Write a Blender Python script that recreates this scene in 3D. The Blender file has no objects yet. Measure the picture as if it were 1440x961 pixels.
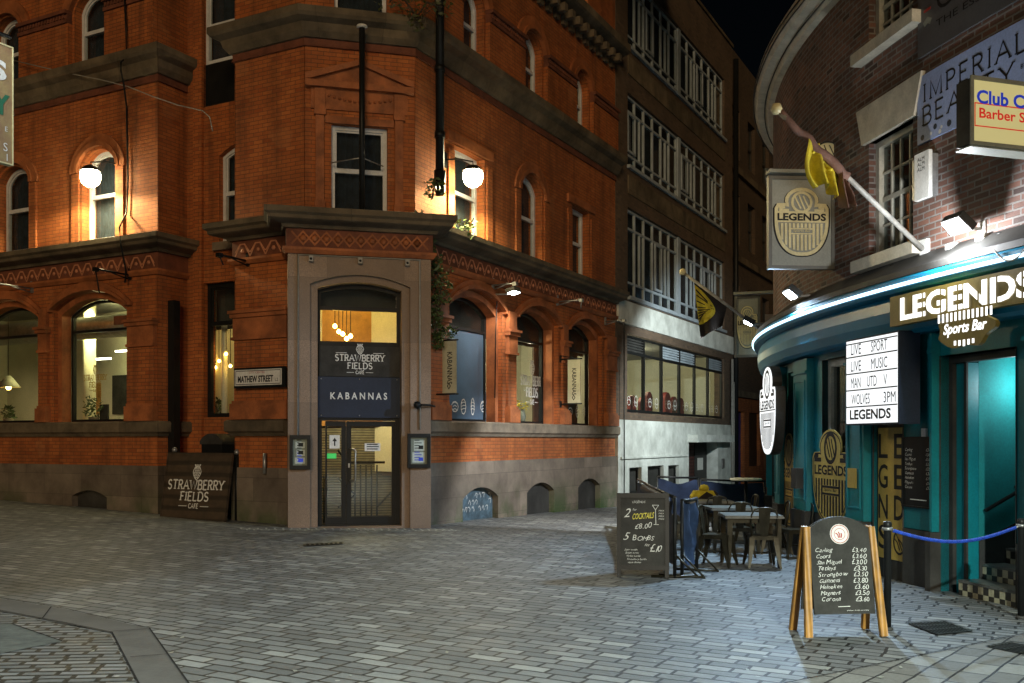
import bpy, bmesh, math, random
from mathutils import Vector, Matrix
from mathutils.geometry import tessellate_polygon
R_ = math.radians
random.seed(7)
scn = bpy.context.scene
COL = scn.collection

# ------------------------------------------------------------------ camera, sky, exposure
CAMZ, FOC, CX, VH = 1.65, 1380.0, 720.0, 620.0      # eye height, focal length in photo pixels, centre column, horizon row
cam = bpy.data.objects.new('camera', bpy.data.cameras.new('camera'))
COL.objects.link(cam); scn.camera = cam
cam.location = (0, 0, CAMZ); cam.rotation_euler = (R_(90), 0, 0)
cam.data.sensor_width = 36.0; cam.data.lens = FOC / 1440 * 36
cam.data.shift_y = (VH - 480.5) / 1440
cam.data.clip_start = 0.05; cam.data.clip_end = 500

w = bpy.data.worlds.new('World'); scn.world = w; w.use_nodes = True
nt = w.node_tree; bg = nt.nodes['Background']
sky = nt.nodes.new('ShaderNodeTexSky'); sky.sky_type = 'NISHITA'; sky.sun_disc = False
sky.sun_elevation = R_(12); sky.sun_rotation = R_(179)
nt.links.new(sky.outputs[0], bg.inputs[0]); bg.inputs[1].default_value = 0.0003
sun = bpy.data.lights.new('sky_glow_fill', 'SUN'); sun.energy = 0.66; sun.angle = R_(20); sun.color = (1.0, 0.70, 0.38)  # low warm fill lamp added to lighten the facades evenly
suno = bpy.data.objects.new('sky_glow_fill', sun); COL.objects.link(suno)
suno.rotation_euler = (R_(78), 0, R_(1))
vs = scn.view_settings
vs.view_transform = 'Standard'; vs.look = 'None'; vs.exposure = 0.55; vs.gamma = 1.0; vs.use_curve_mapping = False
scn.cycles.use_denoising = True
scn.cycles.max_bounces = 7; scn.cycles.diffuse_bounces = 3; scn.cycles.glossy_bounces = 3
scn.cycles.transparent_max_bounces = 12; scn.cycles.sample_clamp_indirect = 4.0
scn.cycles.caustics_reflective = False; scn.cycles.caustics_refractive = False

# ------------------------------------------------------------------ frames (wall coordinates: s along, z up, d outwards)
class Fr:
    def __init__(f, o, ex, up=(0, 0, 1), n=None):
        f.o = Vector((o[0], o[1], o[2] if len(o) > 2 else 0.0)); f.ex = Vector((ex[0], ex[1], ex[2] if len(ex) > 2 else 0.0)).normalized()
        f.up = Vector(up).normalized(); f.n = Vector(n).normalized() if n else f.ex.cross(f.up)
    def P(f, s, z, d=0.0): return f.o + f.ex * s + f.up * z + f.n * d
    def at(f, u, v, d=0.0):                              # sight line through a photo pixel, cut with this wall -> (s, z)
        o = f.o + f.n * d; rx = (u - CX) / FOC
        a, b, c, e = f.ex.x, -rx, f.ex.y, -1.0
        det = a * e - b * c
        t = (-o.x * e + b * o.y) / det; k = (a * -o.y + c * o.x) / det
        return t, CAMZ - (v - VH) / FOC * k
    def s(f, u, d=0.0): return f.at(u, 0, d)[0]
    def sub(f, s, z=0.0, d=0.0): return Fr(f.P(s, z, d), f.ex, f.up, f.n)
    def tilt(f, deg):                                    # lean the top back by deg
        a = R_(deg); return Fr(f.o, f.ex, f.up * math.cos(a) - f.n * math.sin(a), f.n * math.cos(a) + f.up * math.sin(a))
    def yaw(f, deg):
        m = Matrix.Rotation(R_(deg), 3, f.up); return Fr(f.o, m @ f.ex, f.up, m @ f.n)
class Curve:                                             # the bar's bowed front; s runs from the alley end towards the viewer
    def __init__(f, pts):
        f.p = [Vector((x, y, 0)) for x, y in pts]; f.L = [0.0]
        for a, b in zip(f.p, f.p[1:]): f.L.append(f.L[-1] + (b - a).length)
        f.t = []
        for i in range(len(f.p)):
            a, b = f.p[max(0, i - 1)], f.p[min(len(f.p) - 1, i + 1)]; f.t.append((b - a).normalized())
    def ct(f, s):
        L = f.L
        if s <= 0: return f.p[0] + f.t[0] * s, f.t[0]
        if s >= L[-1]: return f.p[-1] + f.t[-1] * (s - L[-1]), f.t[-1]
        lo, hi = 0, len(L) - 1
        while hi - lo > 1:
            m = (lo + hi) // 2
            if L[m] <= s: lo = m
            else: hi = m
        k = (s - L[lo]) / (L[hi] - L[lo])
        return f.p[lo].lerp(f.p[hi], k), f.t[lo].lerp(f.t[hi], k).normalized()
    def P(f, s, z, d=0.0):
        c, t = f.ct(s); n = t.cross(Vector((0, 0, 1))); return c + n * d + Vector((0, 0, z))
    def at(f, u, v, d=0.0):
        best = None; s = f.L[-1]; prev = None
        while s > 0:
            p = f.P(s, 0, d); uu = CX + FOC * p.x / p.y if p.y > .5 else 9e9
            if prev is not None and (uu - u) * (prev[1] - u) <= 0 and p.y > 1:
                k = (u - prev[1]) / (uu - prev[1] + 1e-9); q = prev[0] + (s - prev[0]) * k; y = f.P(q, 0, d).y
                return q, CAMZ - (v - VH) / FOC * y
            prev = (s, uu); s -= 0.02
        raise ValueError(u)
    def s(f, u, d=0.0): return f.at(u, 0, d)[0]
    def sub(f, s, z=0.0, d=0.0):
        c, t = f.ct(s); return Fr(f.P(s, z, d), t)
def gz(x, y):                                            # the square falls gently from the street to the alley
    x = max(-30, min(25, x)); y = max(-10, min(55, y))
    return 0.02568 - 0.00791 * x - 0.00613 * y - 0.00104 * x * y
def ground_at(u, v):                                     # a photo pixel on the ground
    k = 8.0
    for _ in range(30):
        x = (u - CX) / FOC * k; k = FOC * (CAMZ - gz(x, k)) / (v - VH)
    return (u - CX) / FOC * k, k
def stand(x, y, face=0.0):                               # frame on the ground; face 0 looks at the camera (-Y), positive turns clockwise seen from above
    f = Fr((x, y, gz(x, y)), (1, 0, 0)); return f.yaw(face)
WORLD = Fr((0, 0, 0), (1, 0, 0))

# ------------------------------------------------------------------ mesh builder
class MB:
    def __init__(m, fr=WORLD): m.fr = fr; m.v = []; m.l = []; m.f = []; m.uv = []; m.sm = []
    def use(m, fr): m.fr = fr; return m
    def vert(m, s, z, d): m.l.append((s, z, d)); m.v.append(m.fr.P(s, z, d)); return len(m.v) - 1
    def face(m, idx, uv=None, sm=False):
        if uv is None:
            p = [m.l[i] for i in idx]; n = [0, 0, 0]
            for a, b in zip(p, p[1:] + p[:1]):
                n[0] += (a[1] - b[1]) * (a[2] + b[2]); n[1] += (a[2] - b[2]) * (a[0] + b[0]); n[2] += (a[0] - b[0]) * (a[1] + b[1])
            k = max(range(3), key=lambda i: abs(n[i]))
            uv = [((q[2] + .03, q[1]) if k == 0 else (q[0], q[2]) if k == 1 else (q[0], q[1])) for q in p]
        m.f.append(tuple(idx)); m.uv.append(uv); m.sm.append(sm)
    def box(m, s0, s1, z0, z1, d0, d1, ns=1):
        n0 = len(m.v); ss = [s0 + (s1 - s0) * i / ns for i in range(ns + 1)]
        for s in ss:
            for z, d in ((z0, d0), (z0, d1), (z1, d1), (z1, d0)): m.vert(s, z, d)
        for i in range(ns):
            a = n0 + 4 * i
            for j in range(4): m.face((a + j, a + (j + 1) % 4, a + 4 + (j + 1) % 4, a + 4 + j))
        m.face((n0 + 3, n0 + 2, n0 + 1, n0)); e = n0 + 4 * ns; m.face((e, e + 1, e + 2, e + 3)); return m
    def quad(m, s0, s1, z0, z1, d): 
        a = [m.vert(s, z, d) for s, z in ((s0, z0), (s1, z0), (s1, z1), (s0, z1))]; m.face(a); return m
    def prism(m, loop, d0, d1, holes=(), cap=True):
        loops = [loop] + list(holes)
        tri = tessellate_polygon([[Vector((a, b, 0)) for a, b in lp] for lp in loops])
        flat = [p for lp in loops for p in lp]; base = len(m.v)
        for d in (d0, d1):
            for a, b in flat: m.vert(a, b, d)
        n = len(flat)
        for t in tri:
            m.face([base + n + i for i in t])
            if cap: m.face([base + i for i in reversed(t)])
        k = 0
        for lp in loops:
            c = len(lp)
            for i in range(c):
                a, b = base + k + i, base + k + (i + 1) % c; m.face((a, b, b + n, a + n))
            k += c
        return m
    def flat(m, loop, d, holes=()):
        loops = [loop] + list(holes)
        tri = tessellate_polygon([[Vector((a, b, 0)) for a, b in lp] for lp in loops]); base = len(m.v)
        for lp in loops:
            for a, b in lp: m.vert(a, b, d)
        for t in tri: m.face([base + i for i in t])
        return m
    def sweep(m, prof, ss, closed=True):                  # profile (d,z) along s
        n0 = len(m.v); k = len(prof); L = [0.0]
        for a, b in zip(prof, prof[1:] + prof[:1]): L.append(L[-1] + math.hypot(a[0] - b[0], a[1] - b[1]))
        for s in ss:
            for d, z in prof: m.vert(s, z, d)
        for i in range(len(ss) - 1):
            for j in range(k if closed else k - 1):
                a, b = n0 + i * k + j, n0 + i * k + (j + 1) % k
                m.face((a, b, b + k, a + k), [(ss[i], L[j]), (ss[i], L[j + 1]), (ss[i + 1], L[j + 1]), (ss[i + 1], L[j])])
        if closed: m.face([n0 + j for j in range(k)][::-1]); m.face([n0 + (len(ss) - 1) * k + j for j in range(k)])
        return m
    def path(m, pts, prof):                               # profile (outward, z) along a plan polyline with mitres; WORLD frame; outward = right of travel
        m.fr = WORLD; P = [Vector((x, y)) for x, y in pts]; n0 = len(m.v); k = len(prof); L = [0.0]; A = [0.0]
        for a, b in zip(prof, prof[1:] + prof[:1]): L.append(L[-1] + math.hypot(a[0] - b[0], a[1] - b[1]))
        for a, b in zip(P, P[1:]): A.append(A[-1] + (b - a).length)
        nr = lambda t: Vector((t.y, -t.x))
        for i, p in enumerate(P):
            ta = (P[i] - P[i - 1]).normalized() if i else None; tb = (P[i + 1] - P[i]).normalized() if i + 1 < len(P) else None
            if ta is None: o = nr(tb)
            elif tb is None: o = nr(ta)
            else:
                o = (nr(ta) + nr(tb)); o = o / max(.25, (o.length_squared / 2))
            for d, z in prof: m.vert(p.x + o.x * d, z, -(p.y + o.y * d))
        for i in range(len(P) - 1):
            for j in range(k):
                a, b = n0 + i * k + j, n0 + i * k + (j + 1) % k
                m.face((a, b, b + k, a + k), [(A[i], L[j]), (A[i], L[j + 1]), (A[i + 1], L[j + 1]), (A[i + 1], L[j])])
        m.face([n0 + j for j in range(k)][::-1]); m.face([n0 + (len(P) - 1) * k + j for j in range(k)]); return m
    def tube(m, pts, r, n=8, taper=None):
        P = [m.fr.P(*p) for p in pts]; n0 = len(m.v); fr = m.fr; m.fr = WORLD
        up = Vector((0.13, .21, .97)); L = 0.0
        for i, p in enumerate(P):
            t = (P[min(i + 1, len(P) - 1)] - P[max(i - 1, 0)]).normalized()
            a = t.cross(up); a = a.normalized() if a.length > .05 else t.cross(Vector((1, 0, 0))).normalized(); b = t.cross(a)
            rr = r if taper is None else r + (taper - r) * i / (len(P) - 1)
            for j in range(n):
                q = p + (a * math.cos(2 * math.pi * j / n) + b * math.sin(2 * math.pi * j / n)) * rr; m.vert(q.x, q.z, -q.y)
        for i in range(len(P) - 1):
            for j in range(n):
                a, b = n0 + i * n + j, n0 + i * n + (j + 1) % n; m.face((a, b, b + n, a + n), [(j / n * r * 6, i), ((j + 1) / n * r * 6, i), ((j + 1) / n * r * 6, i + 1), (j / n * r * 6, i + 1)], True)
        m.face([n0 + j for j in range(n)][::-1]); m.face([n0 + (len(P) - 1) * n + j for j in range(n)]); m.fr = fr; return m
    def lathe(m, prof, s=0, z=0, d=0, n=20, axis='z'):    # profile (radius, height)
        n0 = len(m.v); k = len(prof)
        for r, h in prof:
            for j in range(n):
                a = 2 * math.pi * j / n
                if axis == 'z': m.vert(s + r * math.cos(a), z + h, d + r * math.sin(a))
                else: m.vert(s + r * math.cos(a), z + r * math.sin(a), d + h)
        for i in range(k - 1):
            for j in range(n):
                a, b = n0 + i * n + j, n0 + i * n + (j + 1) % n; m.face((a, b, b + n, a + n), None, True)
        if prof[0][0] > 1e-4: m.face([n0 + j for j in range(n)][::-1])
        if prof[-1][0] > 1e-4: m.face([n0 + (k - 1) * n + j for j in range(n)])
        return m
    def ribbon(m, pts, wd, d, closed=False):              # flat stroke of width wd in the (s,z) plane with mitred joints
        k = len(pts)
        if k < 2: return m
        n0 = len(m.v)
        for i, p in enumerate(pts):
            a = pts[i - 1] if (i or closed) else None; b = pts[(i + 1) % k] if (i + 1 < k or closed) else None
            def nn(x, y):
                l = math.hypot(y[0] - x[0], y[1] - x[1]) or 1e-9; return (-(y[1] - x[1]) / l, (y[0] - x[0]) / l)
            if a is None: o = nn(p, b)
            elif b is None: o = nn(a, p)
            else:
                u, v = nn(a, p), nn(p, b); o = (u[0] + v[0], u[1] + v[1]); q = max(.7, (o[0] ** 2 + o[1] ** 2) / 2); o = (o[0] / q, o[1] / q)
            m.vert(p[0] + o[0] * wd / 2, p[1] + o[1] * wd / 2, d); m.vert(p[0] - o[0] * wd / 2, p[1] - o[1] * wd / 2, d)
        for i in range(k if closed else k - 1):
            a, b = n0 + 2 * i, n0 + 2 * ((i + 1) % k); m.face((a, a + 1, b + 1, b))
        return m
base = {}
def finish(o, label=None, cat=None, group=None, kind=None):
    if label: o['label'] = label
    if cat: o['category'] = cat
    if group: o['group'] = group
    if kind: o['kind'] = kind
    return o
def thing(name, label, cat, loc=(0, 0, 0), group=None):
    o = bpy.data.objects.new(name, None); COL.objects.link(o); o.location = loc; o.empty_display_size = .2
    base[o.name] = Vector(loc); return finish(o, label, cat, group)
def build(name, mb, mat, parent=None, label=None, cat=None, group=None, kind=None, normals=True):
    if parent is not None: b = base[parent.name]
    else:
        b = Vector((sum(v.x for v in mb.v) / len(mb.v), sum(v.y for v in mb.v) / len(mb.v), min(v.z for v in mb.v)))
    me = bpy.data.meshes.new(name); me.from_pydata([v - b for v in mb.v], [], mb.f)
    ul = me.uv_layers.new(name='UVMap'); i = 0
    for uvs in mb.uv:
        for q in uvs: ul.data[i].uv = q; i += 1
    for p, s in zip(me.polygons, mb.sm): p.use_smooth = s
    if normals:
        bm = bmesh.new(); bm.from_mesh(me); bmesh.ops.recalc_face_normals(bm, faces=bm.faces); bm.to_mesh(me); bm.free()
    me.materials.append(mat); o = bpy.data.objects.new(name, me); COL.objects.link(o); base[o.name] = b
    if parent is not None: o.parent = parent
    else: o.location = b
    return finish(o, label, cat, group, kind)
def lamp(name, kind, loc, energy, color, parent=None, to=None, **kw):
    d = bpy.data.lights.new(name, kind); d.energy = energy; d.color = color
    for k, v in kw.items(): setattr(d, k, v)
    o = bpy.data.objects.new(name, d); COL.objects.link(o); loc = Vector(loc)
    if to is not None: o.rotation_euler = (Vector(to) - loc).to_track_quat('-Z', 'Y').to_euler()
    if parent is not None: o.parent = parent; loc = loc - base[parent.name]
    o.location = loc; return o
def dup(root, loc, rz, label, group):
    r = root.copy(); COL.objects.link(r); r.location = loc; r.rotation_euler = (0, 0, rz); r['label'] = label; r['group'] = group
    for ch in root.children:
        c = ch.copy(); COL.objects.link(c); c.parent = r
        for g in ch.children: q = g.copy(); COL.objects.link(q); q.parent = c
    return r
def arch(s0, s1, z0, zs, za, n=14):
    lp = [(s0, z0), (s1, z0)]; wd = (s1 - s0) / 2; h = za - zs
    if h < .005: return lp + [(s1, za), (s0, za)]
    r = (wd * wd + h * h) / (2 * h); c = za - r; a0 = math.asin(min(1, wd / r))
    for i in range(n + 1):
        a = a0 - 2 * a0 * i / n; lp.append(((s0 + s1) / 2 + r * math.sin(a), c + r * math.cos(a)))
    return lp
def rect(s0, s1, z0, z1): return [(s0, z0), (s1, z0), (s1, z1), (s0, z1)]

# ------------------------------------------------------------------ lettering
_tc = {}
def text2d(txt, bold=0.0):
    k = (txt, bold)
    if k not in _tc:
        c = bpy.data.curves.new('txt', 'FONT'); c.body = txt; c.offset = bold; c.resolution_u = 3
        o = bpy.data.objects.new('txt', c); COL.objects.link(o); bpy.context.view_layer.update()
        me = o.to_mesh(); V = [(v.co.x, v.co.y) for v in me.vertices]; Fc = [tuple(p.vertices) for p in me.polygons]
        o.to_mesh_clear(); bpy.data.objects.remove(o); bpy.data.curves.remove(c)
        _tc[k] = (V, Fc)
    return _tc[k]
def put_text(m, txt, s, z, d, h, wd=None, align='C', bold=0.0, shear=0.0, rot=0.0, cap=True):
    """letters of height h with their base line at z; wd squeezes the line to that width"""
    V, Fc = text2d(txt, bold)
    if not V: return m
    x0, x1 = min(v[0] for v in V), max(v[0] for v in V); y0 = min(0, min(v[1] for v in V)) if not cap else min(v[1] for v in V)
    y1 = max(v[1] for v in V); k = h / (y1 if not cap else (y1 - y0)); kx = k if wd is None else wd / max(1e-6, (x1 - x0))
    W = (x1 - x0) * kx; off = {'C': -W / 2, 'L': 0, 'R': -W}[align]; n0 = len(m.v); c, sn = math.cos(rot), math.sin(rot)
    for x, y in V:
        a = (x - x0) * kx + off + shear * y * k; b = (y - (y0 if cap else 0)) * k; m.vert(s + a * c - b * sn, z + a * sn + b * c, d)
    for f in Fc: m.face([n0 + i for i in f])
    return m
def arcp(cx, cz, rx, rz, a0, a1, n=7): return [(cx + rx * math.cos(R_(a0 + (a1 - a0) * i / n)), cz + rz * math.sin(R_(a0 + (a1 - a0) * i / n))) for i in range(n + 1)]
def hand(m, txt, s, z, d, h, align='L', shear=.3, rise=0.0, sp=.12):
    """chalk capitals and small letters set one by one with a wandering base line and slant"""
    items = []; x = 0.0
    for ch in txt:
        if ch == ' ': x += h * .45; continue
        V, Fc = text2d(ch, -.004); k = h / .72 * random.uniform(.88, 1.14); x0, x1 = min(v[0] for v in V), max(v[0] for v in V); items.append((V, Fc, k, x, x0, random.uniform(-.10, .10), random.uniform(-.07, .07) * h, random.uniform(-.12, .12))); x += (x1 - x0) * k + h * sp * random.uniform(.6, 1.5)
    off = 0 if align == 'L' else -x
    for V, Fc, k, cx_, x0, rot, dz, ds in items:
        n0 = len(m.v); c, sn_ = math.cos(rot), math.sin(rot)
        for a, b in V: a = (a - x0) * k; b = b * k; a += (shear + ds) * b; m.vert(s + off + cx_ + a * c - b * sn_, z + dz + rise * (cx_ + off) + a * sn_ + b * c, d)
        for f in Fc: m.face([n0 + i for i in f])
    return m
GL = {
 'A': (.86, [[(0, 0), (.43, 1), (.86, 0)], [(.17, .36), (.69, .36)]]), 'B': (.66, [[(.06, 0), (.06, 1)], [(.06, 1)] + arcp(.36, .76, .24, .24, 90, -90) + [(.06, .52)], [(.06, .52)] + arcp(.38, .26, .28, .26, 90, -90) + [(.06, 0)]]),
 'C': (.74, [arcp(.42, .5, .4, .5, 45, 315, 12)]), 'D': (.76, [[(.06, 0), (.06, 1)], [(.06, 1)] + arcp(.32, .5, .42, .5, 90, -90, 10) + [(.06, 0)]]),
 'E': (.6, [[(.06, 0), (.06, 1)], [(.06, 1), (.58, 1)], [(.06, .52), (.48, .52)], [(.06, 0), (.58, 0)]]), 'F': (.56, [[(.06, 0), (.06, 1)], [(.06, 1), (.56, 1)], [(.06, .52), (.46, .52)]]),
 'I': (.2, [[(.1, 0), (.1, 1)]]), 'L': (.56, [[(.06, 0), (.06, 1)], [(.06, 0), (.54, 0)]]), 'M': (.96, [[(.08, 0), (.08, 1), (.48, .1), (.88, 1), (.88, 0)]]),
 'P': (.62, [[(.06, 0), (.06, 1)], [(.06, 1)] + arcp(.34, .74, .26, .26, 90, -90) + [(.06, .48)]]), 'R': (.68, [[(.06, 0), (.06, 1)], [(.06, 1)] + arcp(.36, .75, .25, .25, 90, -90) + [(.06, .5)], [(.34, .5), (.66, 0)]]),
 'S': (.62, [arcp(.31, .75, .25, .25, 25, 270, 9) + arcp(.31, .25, .27, .25, 90, -155, 9)]), 'T': (.76, [[(.38, 0), (.38, 1)], [(0, 1), (.76, 1)]]),
 'U': (.74, [[(.06, 1), (.06, .32)] + arcp(.37, .32, .31, .32, 180, 360, 8) + [(.68, 1)]]), 'W': (1.12, [[(0, 1), (.28, 0), (.56, .92), (.84, 0), (1.12, 1)]]), 'Y': (.8, [[(0, 1), (.4, .46), (.8, 1)], [(.4, .46), (.4, 0)]]),
 'N': (.78, [[(.06, 0), (.06, 1), (.72, 0), (.72, 1)]]), 'K': (.7, [[(.06, 0), (.06, 1)], [(.66, 1), (.08, .45)], [(.25, .6), (.68, 0)]]), ' ': (.4, [])}
def serif_text(m, txt, s, z, d, h, wd, t=.13, serif=True, gap=.2):
    """slab-serif capitals, each stroke a ribbon; the line is centred on s and fitted to width wd"""
    adv = [GL[c][0] + gap for c in txt]; W = sum(adv) - gap; k = wd / W; x = s - wd / 2; e = 0
    for c, a in zip(txt, adv):
        for st in GL[c][1]:
            pts = [(x + px * k, z + pz * h) for px, pz in st]; e += 1
            m.ribbon(pts, t * h, d + .0004 * (e % 4))
            if serif:
                for q, r in ((0, 1), (-1, -2)):
                    (a0, b0), (a1, b1) = st[q], st[r]
                    if (b0 < .02 or b0 > .98) and abs(b1 - b0) > .25 and abs(b1 - b0) > .5 * abs(a1 - a0):
                        zz = z + (t * .3 if b0 < .5 else 1 - t * .3) * h
                        m.ribbon([(x + a0 * k - t * h * 1.0, zz), (x + a0 * k + t * h * 1.0, zz)], t * h * .62, d + .0022)
        x += a * k
    return m

# ------------------------------------------------------------------ materials
def new_mat(name):
    m = bpy.data.materials.new(name); m.use_nodes = True; t = m.node_tree; return m, t, t.nodes['Principled BSDF']
def N(t, typ, **kw):
    n = t.nodes.new(typ)
    for k, v in kw.items(): setattr(n, k, v)
    return n
def mixc(t, fac, a, b, mode='MIX'):
    n = N(t, 'ShaderNodeMix', data_type='RGBA', blend_type=mode)
    for sock, val in ((n.inputs[0], fac), (n.inputs[6], a), (n.inputs[7], b)):
        if hasattr(val, 'links') or hasattr(val, 'is_linked'): t.links.new(val, sock)
        else: sock.default_value = val if not isinstance(val, tuple) else (*val[:3], 1)
    return n.outputs[2]
def noise(t, scale, detail=5, rough=.6, vec=None, kind='Object'):
    n = N(t, 'ShaderNodeTexNoise'); n.inputs['Scale'].default_value = scale; n.inputs['Detail'].default_value = detail; n.inputs['Roughness'].default_value = rough
    if vec is None: vec = N(t, 'ShaderNodeTexCoord').outputs[kind]
    t.links.new(vec, n.inputs['Vector']); return n.outputs['Fac']
def ramp(t, fac, stops):
    n = N(t, 'ShaderNodeValToRGB'); e = n.color_ramp.elements
    while len(e) < len(stops): e.new(.5)
    for q, (p, c) in zip(e, stops): q.position = p; q.color = (*c, 1) if isinstance(c, tuple) else (c, c, c, 1)
    t.links.new(fac, n.inputs[0]); return n.outputs[0]
def bump(t, b, height, strength, dist=.01):
    n = N(t, 'ShaderNodeBump'); n.inputs['Strength'].default_value = strength; n.inputs['Distance'].default_value = dist
    t.links.new(height, n.inputs['Height']); t.links.new(n.outputs[0], b.inputs['Normal'])
def paint(name, col, rough=.55, var=.25, scale=3.0, metal=0.0, fine=40, bmp=.15):
    m, t, b = new_mat(name)
    c = mixc(t, ramp(t, noise(t, scale), [(.35, 0.0), (.7, 1.0)]), tuple(max(0, x * (1 - var)) for x in col), tuple(min(1, x * (1 + var)) for x in col))
    c = mixc(t, ramp(t, noise(t, fine, 3), [(.3, .8), (.7, 1.0)]), (0, 0, 0), c) if var > 0 else c
    t.links.new(c, b.inputs['Base Color']) if var > 0 else setattr(b.inputs['Base Color'], 'default_value', (*col, 1))
    b.inputs['Roughness'].default_value = rough; b.inputs['Metallic'].default_value = metal
    if max(col) < .06: b.inputs['Specular IOR Level'].default_value = .18
    if bmp: bump(t, b, noise(t, fine, 4), bmp, .004)
    return m
def emit(name, col, strength):
    m, t, b = new_mat(name); b.inputs['Base Color'].default_value = (*[x * .6 for x in col], 1); b.inputs['Roughness'].default_value = .4
    b.inputs['Emission Color'].default_value = (*col, 1); b.inputs['Emission Strength'].default_value = strength; return m
def brick(name, c1, c2, mortar, bw=.235, rh=.078, ms=.007, soot=(.3, .75), rough=.85, dirt=(.03, .02, .015), bmp=.5, streak=False):
    m, t, b = new_mat(name); uv = N(t, 'ShaderNodeUVMap').outputs[0]
    n = N(t, 'ShaderNodeTexBrick'); n.inputs['Scale'].default_value = 1; n.inputs['Brick Width'].default_value = bw; n.inputs['Row Height'].default_value = rh
    n.inputs['Mortar Size'].default_value = ms; n.inputs['Mortar Smooth'].default_value = .3; n.inputs['Color1'].default_value = (0, 0, 0, 1); n.inputs['Color2'].default_value = (1, 1, 1, 1); n.inputs['Mortar'].default_value = (.5, .5, .5, 1)
    t.links.new(uv, n.inputs['Vector'])
    c = ramp(t, n.outputs['Color'], [(0, c1), (.12, tuple(a * .6 + q * .4 for a, q in zip(c1, c2))), (.8, tuple(a * .25 + q * .75 for a, q in zip(c1, c2))), (1, c2)])
    c = mixc(t, n.outputs['Fac'], c, mortar)
    f = ramp(t, noise(t, .55, 7, .62), [(soot[0], 0.0), (soot[1], 1.0)])
    g = ramp(t, noise(t, 5, 5), [(.35, .55), (.65, 1.0)])
    c = mixc(t, f, c, mixc(t, .55, c, dirt)); c = mixc(t, g, mixc(t, .35, c, dirt), c)
    if streak:                                               # rain streaks and repointed patches
        mp = N(t, 'ShaderNodeMapping'); mp.inputs['Scale'].default_value = (3.2, .22, 1); t.links.new(uv, mp.inputs[0])
        c = mixc(t, ramp(t, noise(t, 1, 6, .6, mp.outputs[0]), [(.47, 0.0), (.72, .9)]), c, mixc(t, .6, c, dirt))
        c = mixc(t, ramp(t, noise(t, .9, 3, .5, uv), [(.62, 0.0), (.66, .45)]), c, mixc(t, .45, c, (.44, .19, .075)))
    t.links.new(c, b.inputs['Base Color']); b.inputs['Roughness'].default_value = rough
    h = N(t, 'ShaderNodeMath', operation='SUBTRACT'); t.links.new(noise(t, 60, 3), h.inputs[0]); t.links.new(n.outputs['Fac'], h.inputs[1])
    bump(t, b, h.outputs[0], bmp, .008); return m
def stone(name, c1, c2, scale=1.6, rough=.85, course=None, moss=None, spots=None):
    m, t, b = new_mat(name); c = mixc(t, ramp(t, noise(t, scale, 8, .65), [(.32, 0.0), (.68, 1.0)]), c1, c2)
    if course:
        n = N(t, 'ShaderNodeTexBrick'); n.inputs['Scale'].default_value = 1; n.inputs['Brick Width'].default_value = course[0]; n.inputs['Row Height'].default_value = course[1]
        n.inputs['Mortar Size'].default_value = .006; t.links.new(N(t, 'ShaderNodeUVMap').outputs[0], n.inputs['Vector'])
        n.inputs['Color1'].default_value = (.6, .6, .6, 1); n.inputs['Color2'].default_value = (1, 1, 1, 1); n.inputs['Mortar'].default_value = (.4, .4, .4, 1)
        c = mixc(t, .8, c, n.outputs['Color'], 'MULTIPLY')
    if spots:
        v = N(t, 'ShaderNodeTexVoronoi'); v.inputs['Scale'].default_value = spots[0]; t.links.new(N(t, 'ShaderNodeTexCoord').outputs['Object'], v.inputs['Vector'])
        c = mixc(t, ramp(t, v.outputs['Color'], [(.25, 0.0), (.6, 1.0)]), spots[1], c)
    if moss:
        sx = N(t, 'ShaderNodeSeparateXYZ'); g = N(t, 'ShaderNodeNewGeometry'); t.links.new(g.outputs['Position'], sx.inputs[0])
        a = N(t, 'ShaderNodeMapRange'); a.inputs[1].default_value = moss[1]; a.inputs[2].default_value = moss[0]; t.links.new(sx.outputs[2], a.inputs[0])
        k = N(t, 'ShaderNodeMath', operation='MULTIPLY'); t.links.new(a.outputs[0], k.inputs[0]); t.links.new(ramp(t, noise(t, 1.1, 5), [(.4, 0.0), (.6, 1.0)]), k.inputs[1])
        c = mixc(t, k.outputs[0], c, moss[2])
    t.links.new(c, b.inputs['Base Color']); b.inputs['Roughness'].default_value = rough; bump(t, b, noise(t, 25, 6), .35, .012); return m
def glass_mat(name, tint=(.9, .95, .92), rough=.02, ior=1.5, dirt=.05):
    m, t, b = new_mat(name); t.nodes.remove(b); out = t.nodes['Material Output']
    tr = N(t, 'ShaderNodeBsdfTransparent'); tr.inputs[0].default_value = (*tint, 1); gl = N(t, 'ShaderNodeBsdfGlossy'); gl.inputs['Roughness'].default_value = rough
    lw = N(t, 'ShaderNodeLayerWeight'); lw.inputs[0].default_value = .5; pw_ = N(t, 'ShaderNodeMath', operation='POWER'); pw_.inputs[1].default_value = 4.5; t.links.new(lw.outputs['Facing'], pw_.inputs[0])
    fr = N(t, 'ShaderNodeMath', operation='MULTIPLY_ADD'); fr.inputs[1].default_value = .9; fr.inputs[2].default_value = .05; t.links.new(pw_.outputs[0], fr.inputs[0]); mx = N(t, 'ShaderNodeMixShader')
    t.links.new(fr.outputs[0], mx.inputs[0]); t.links.new(tr.outputs[0], mx.inputs[1]); t.links.new(gl.outputs[0], mx.inputs[2])
    df = N(t, 'ShaderNodeBsdfDiffuse'); df.inputs[0].default_value = (.35, .36, .33, 1); m2 = N(t, 'ShaderNodeMixShader')
    k = N(t, 'ShaderNodeMath', operation='MULTIPLY'); t.links.new(noise(t, 2.5, 5), k.inputs[0]); k.inputs[1].default_value = dirt
    t.links.new(k.outputs[0], m2.inputs[0]); t.links.new(mx.outputs[0], m2.inputs[1]); t.links.new(df.outputs[0], m2.inputs[2]); t.links.new(m2.outputs[0], out.inputs[0]); return m
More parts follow.
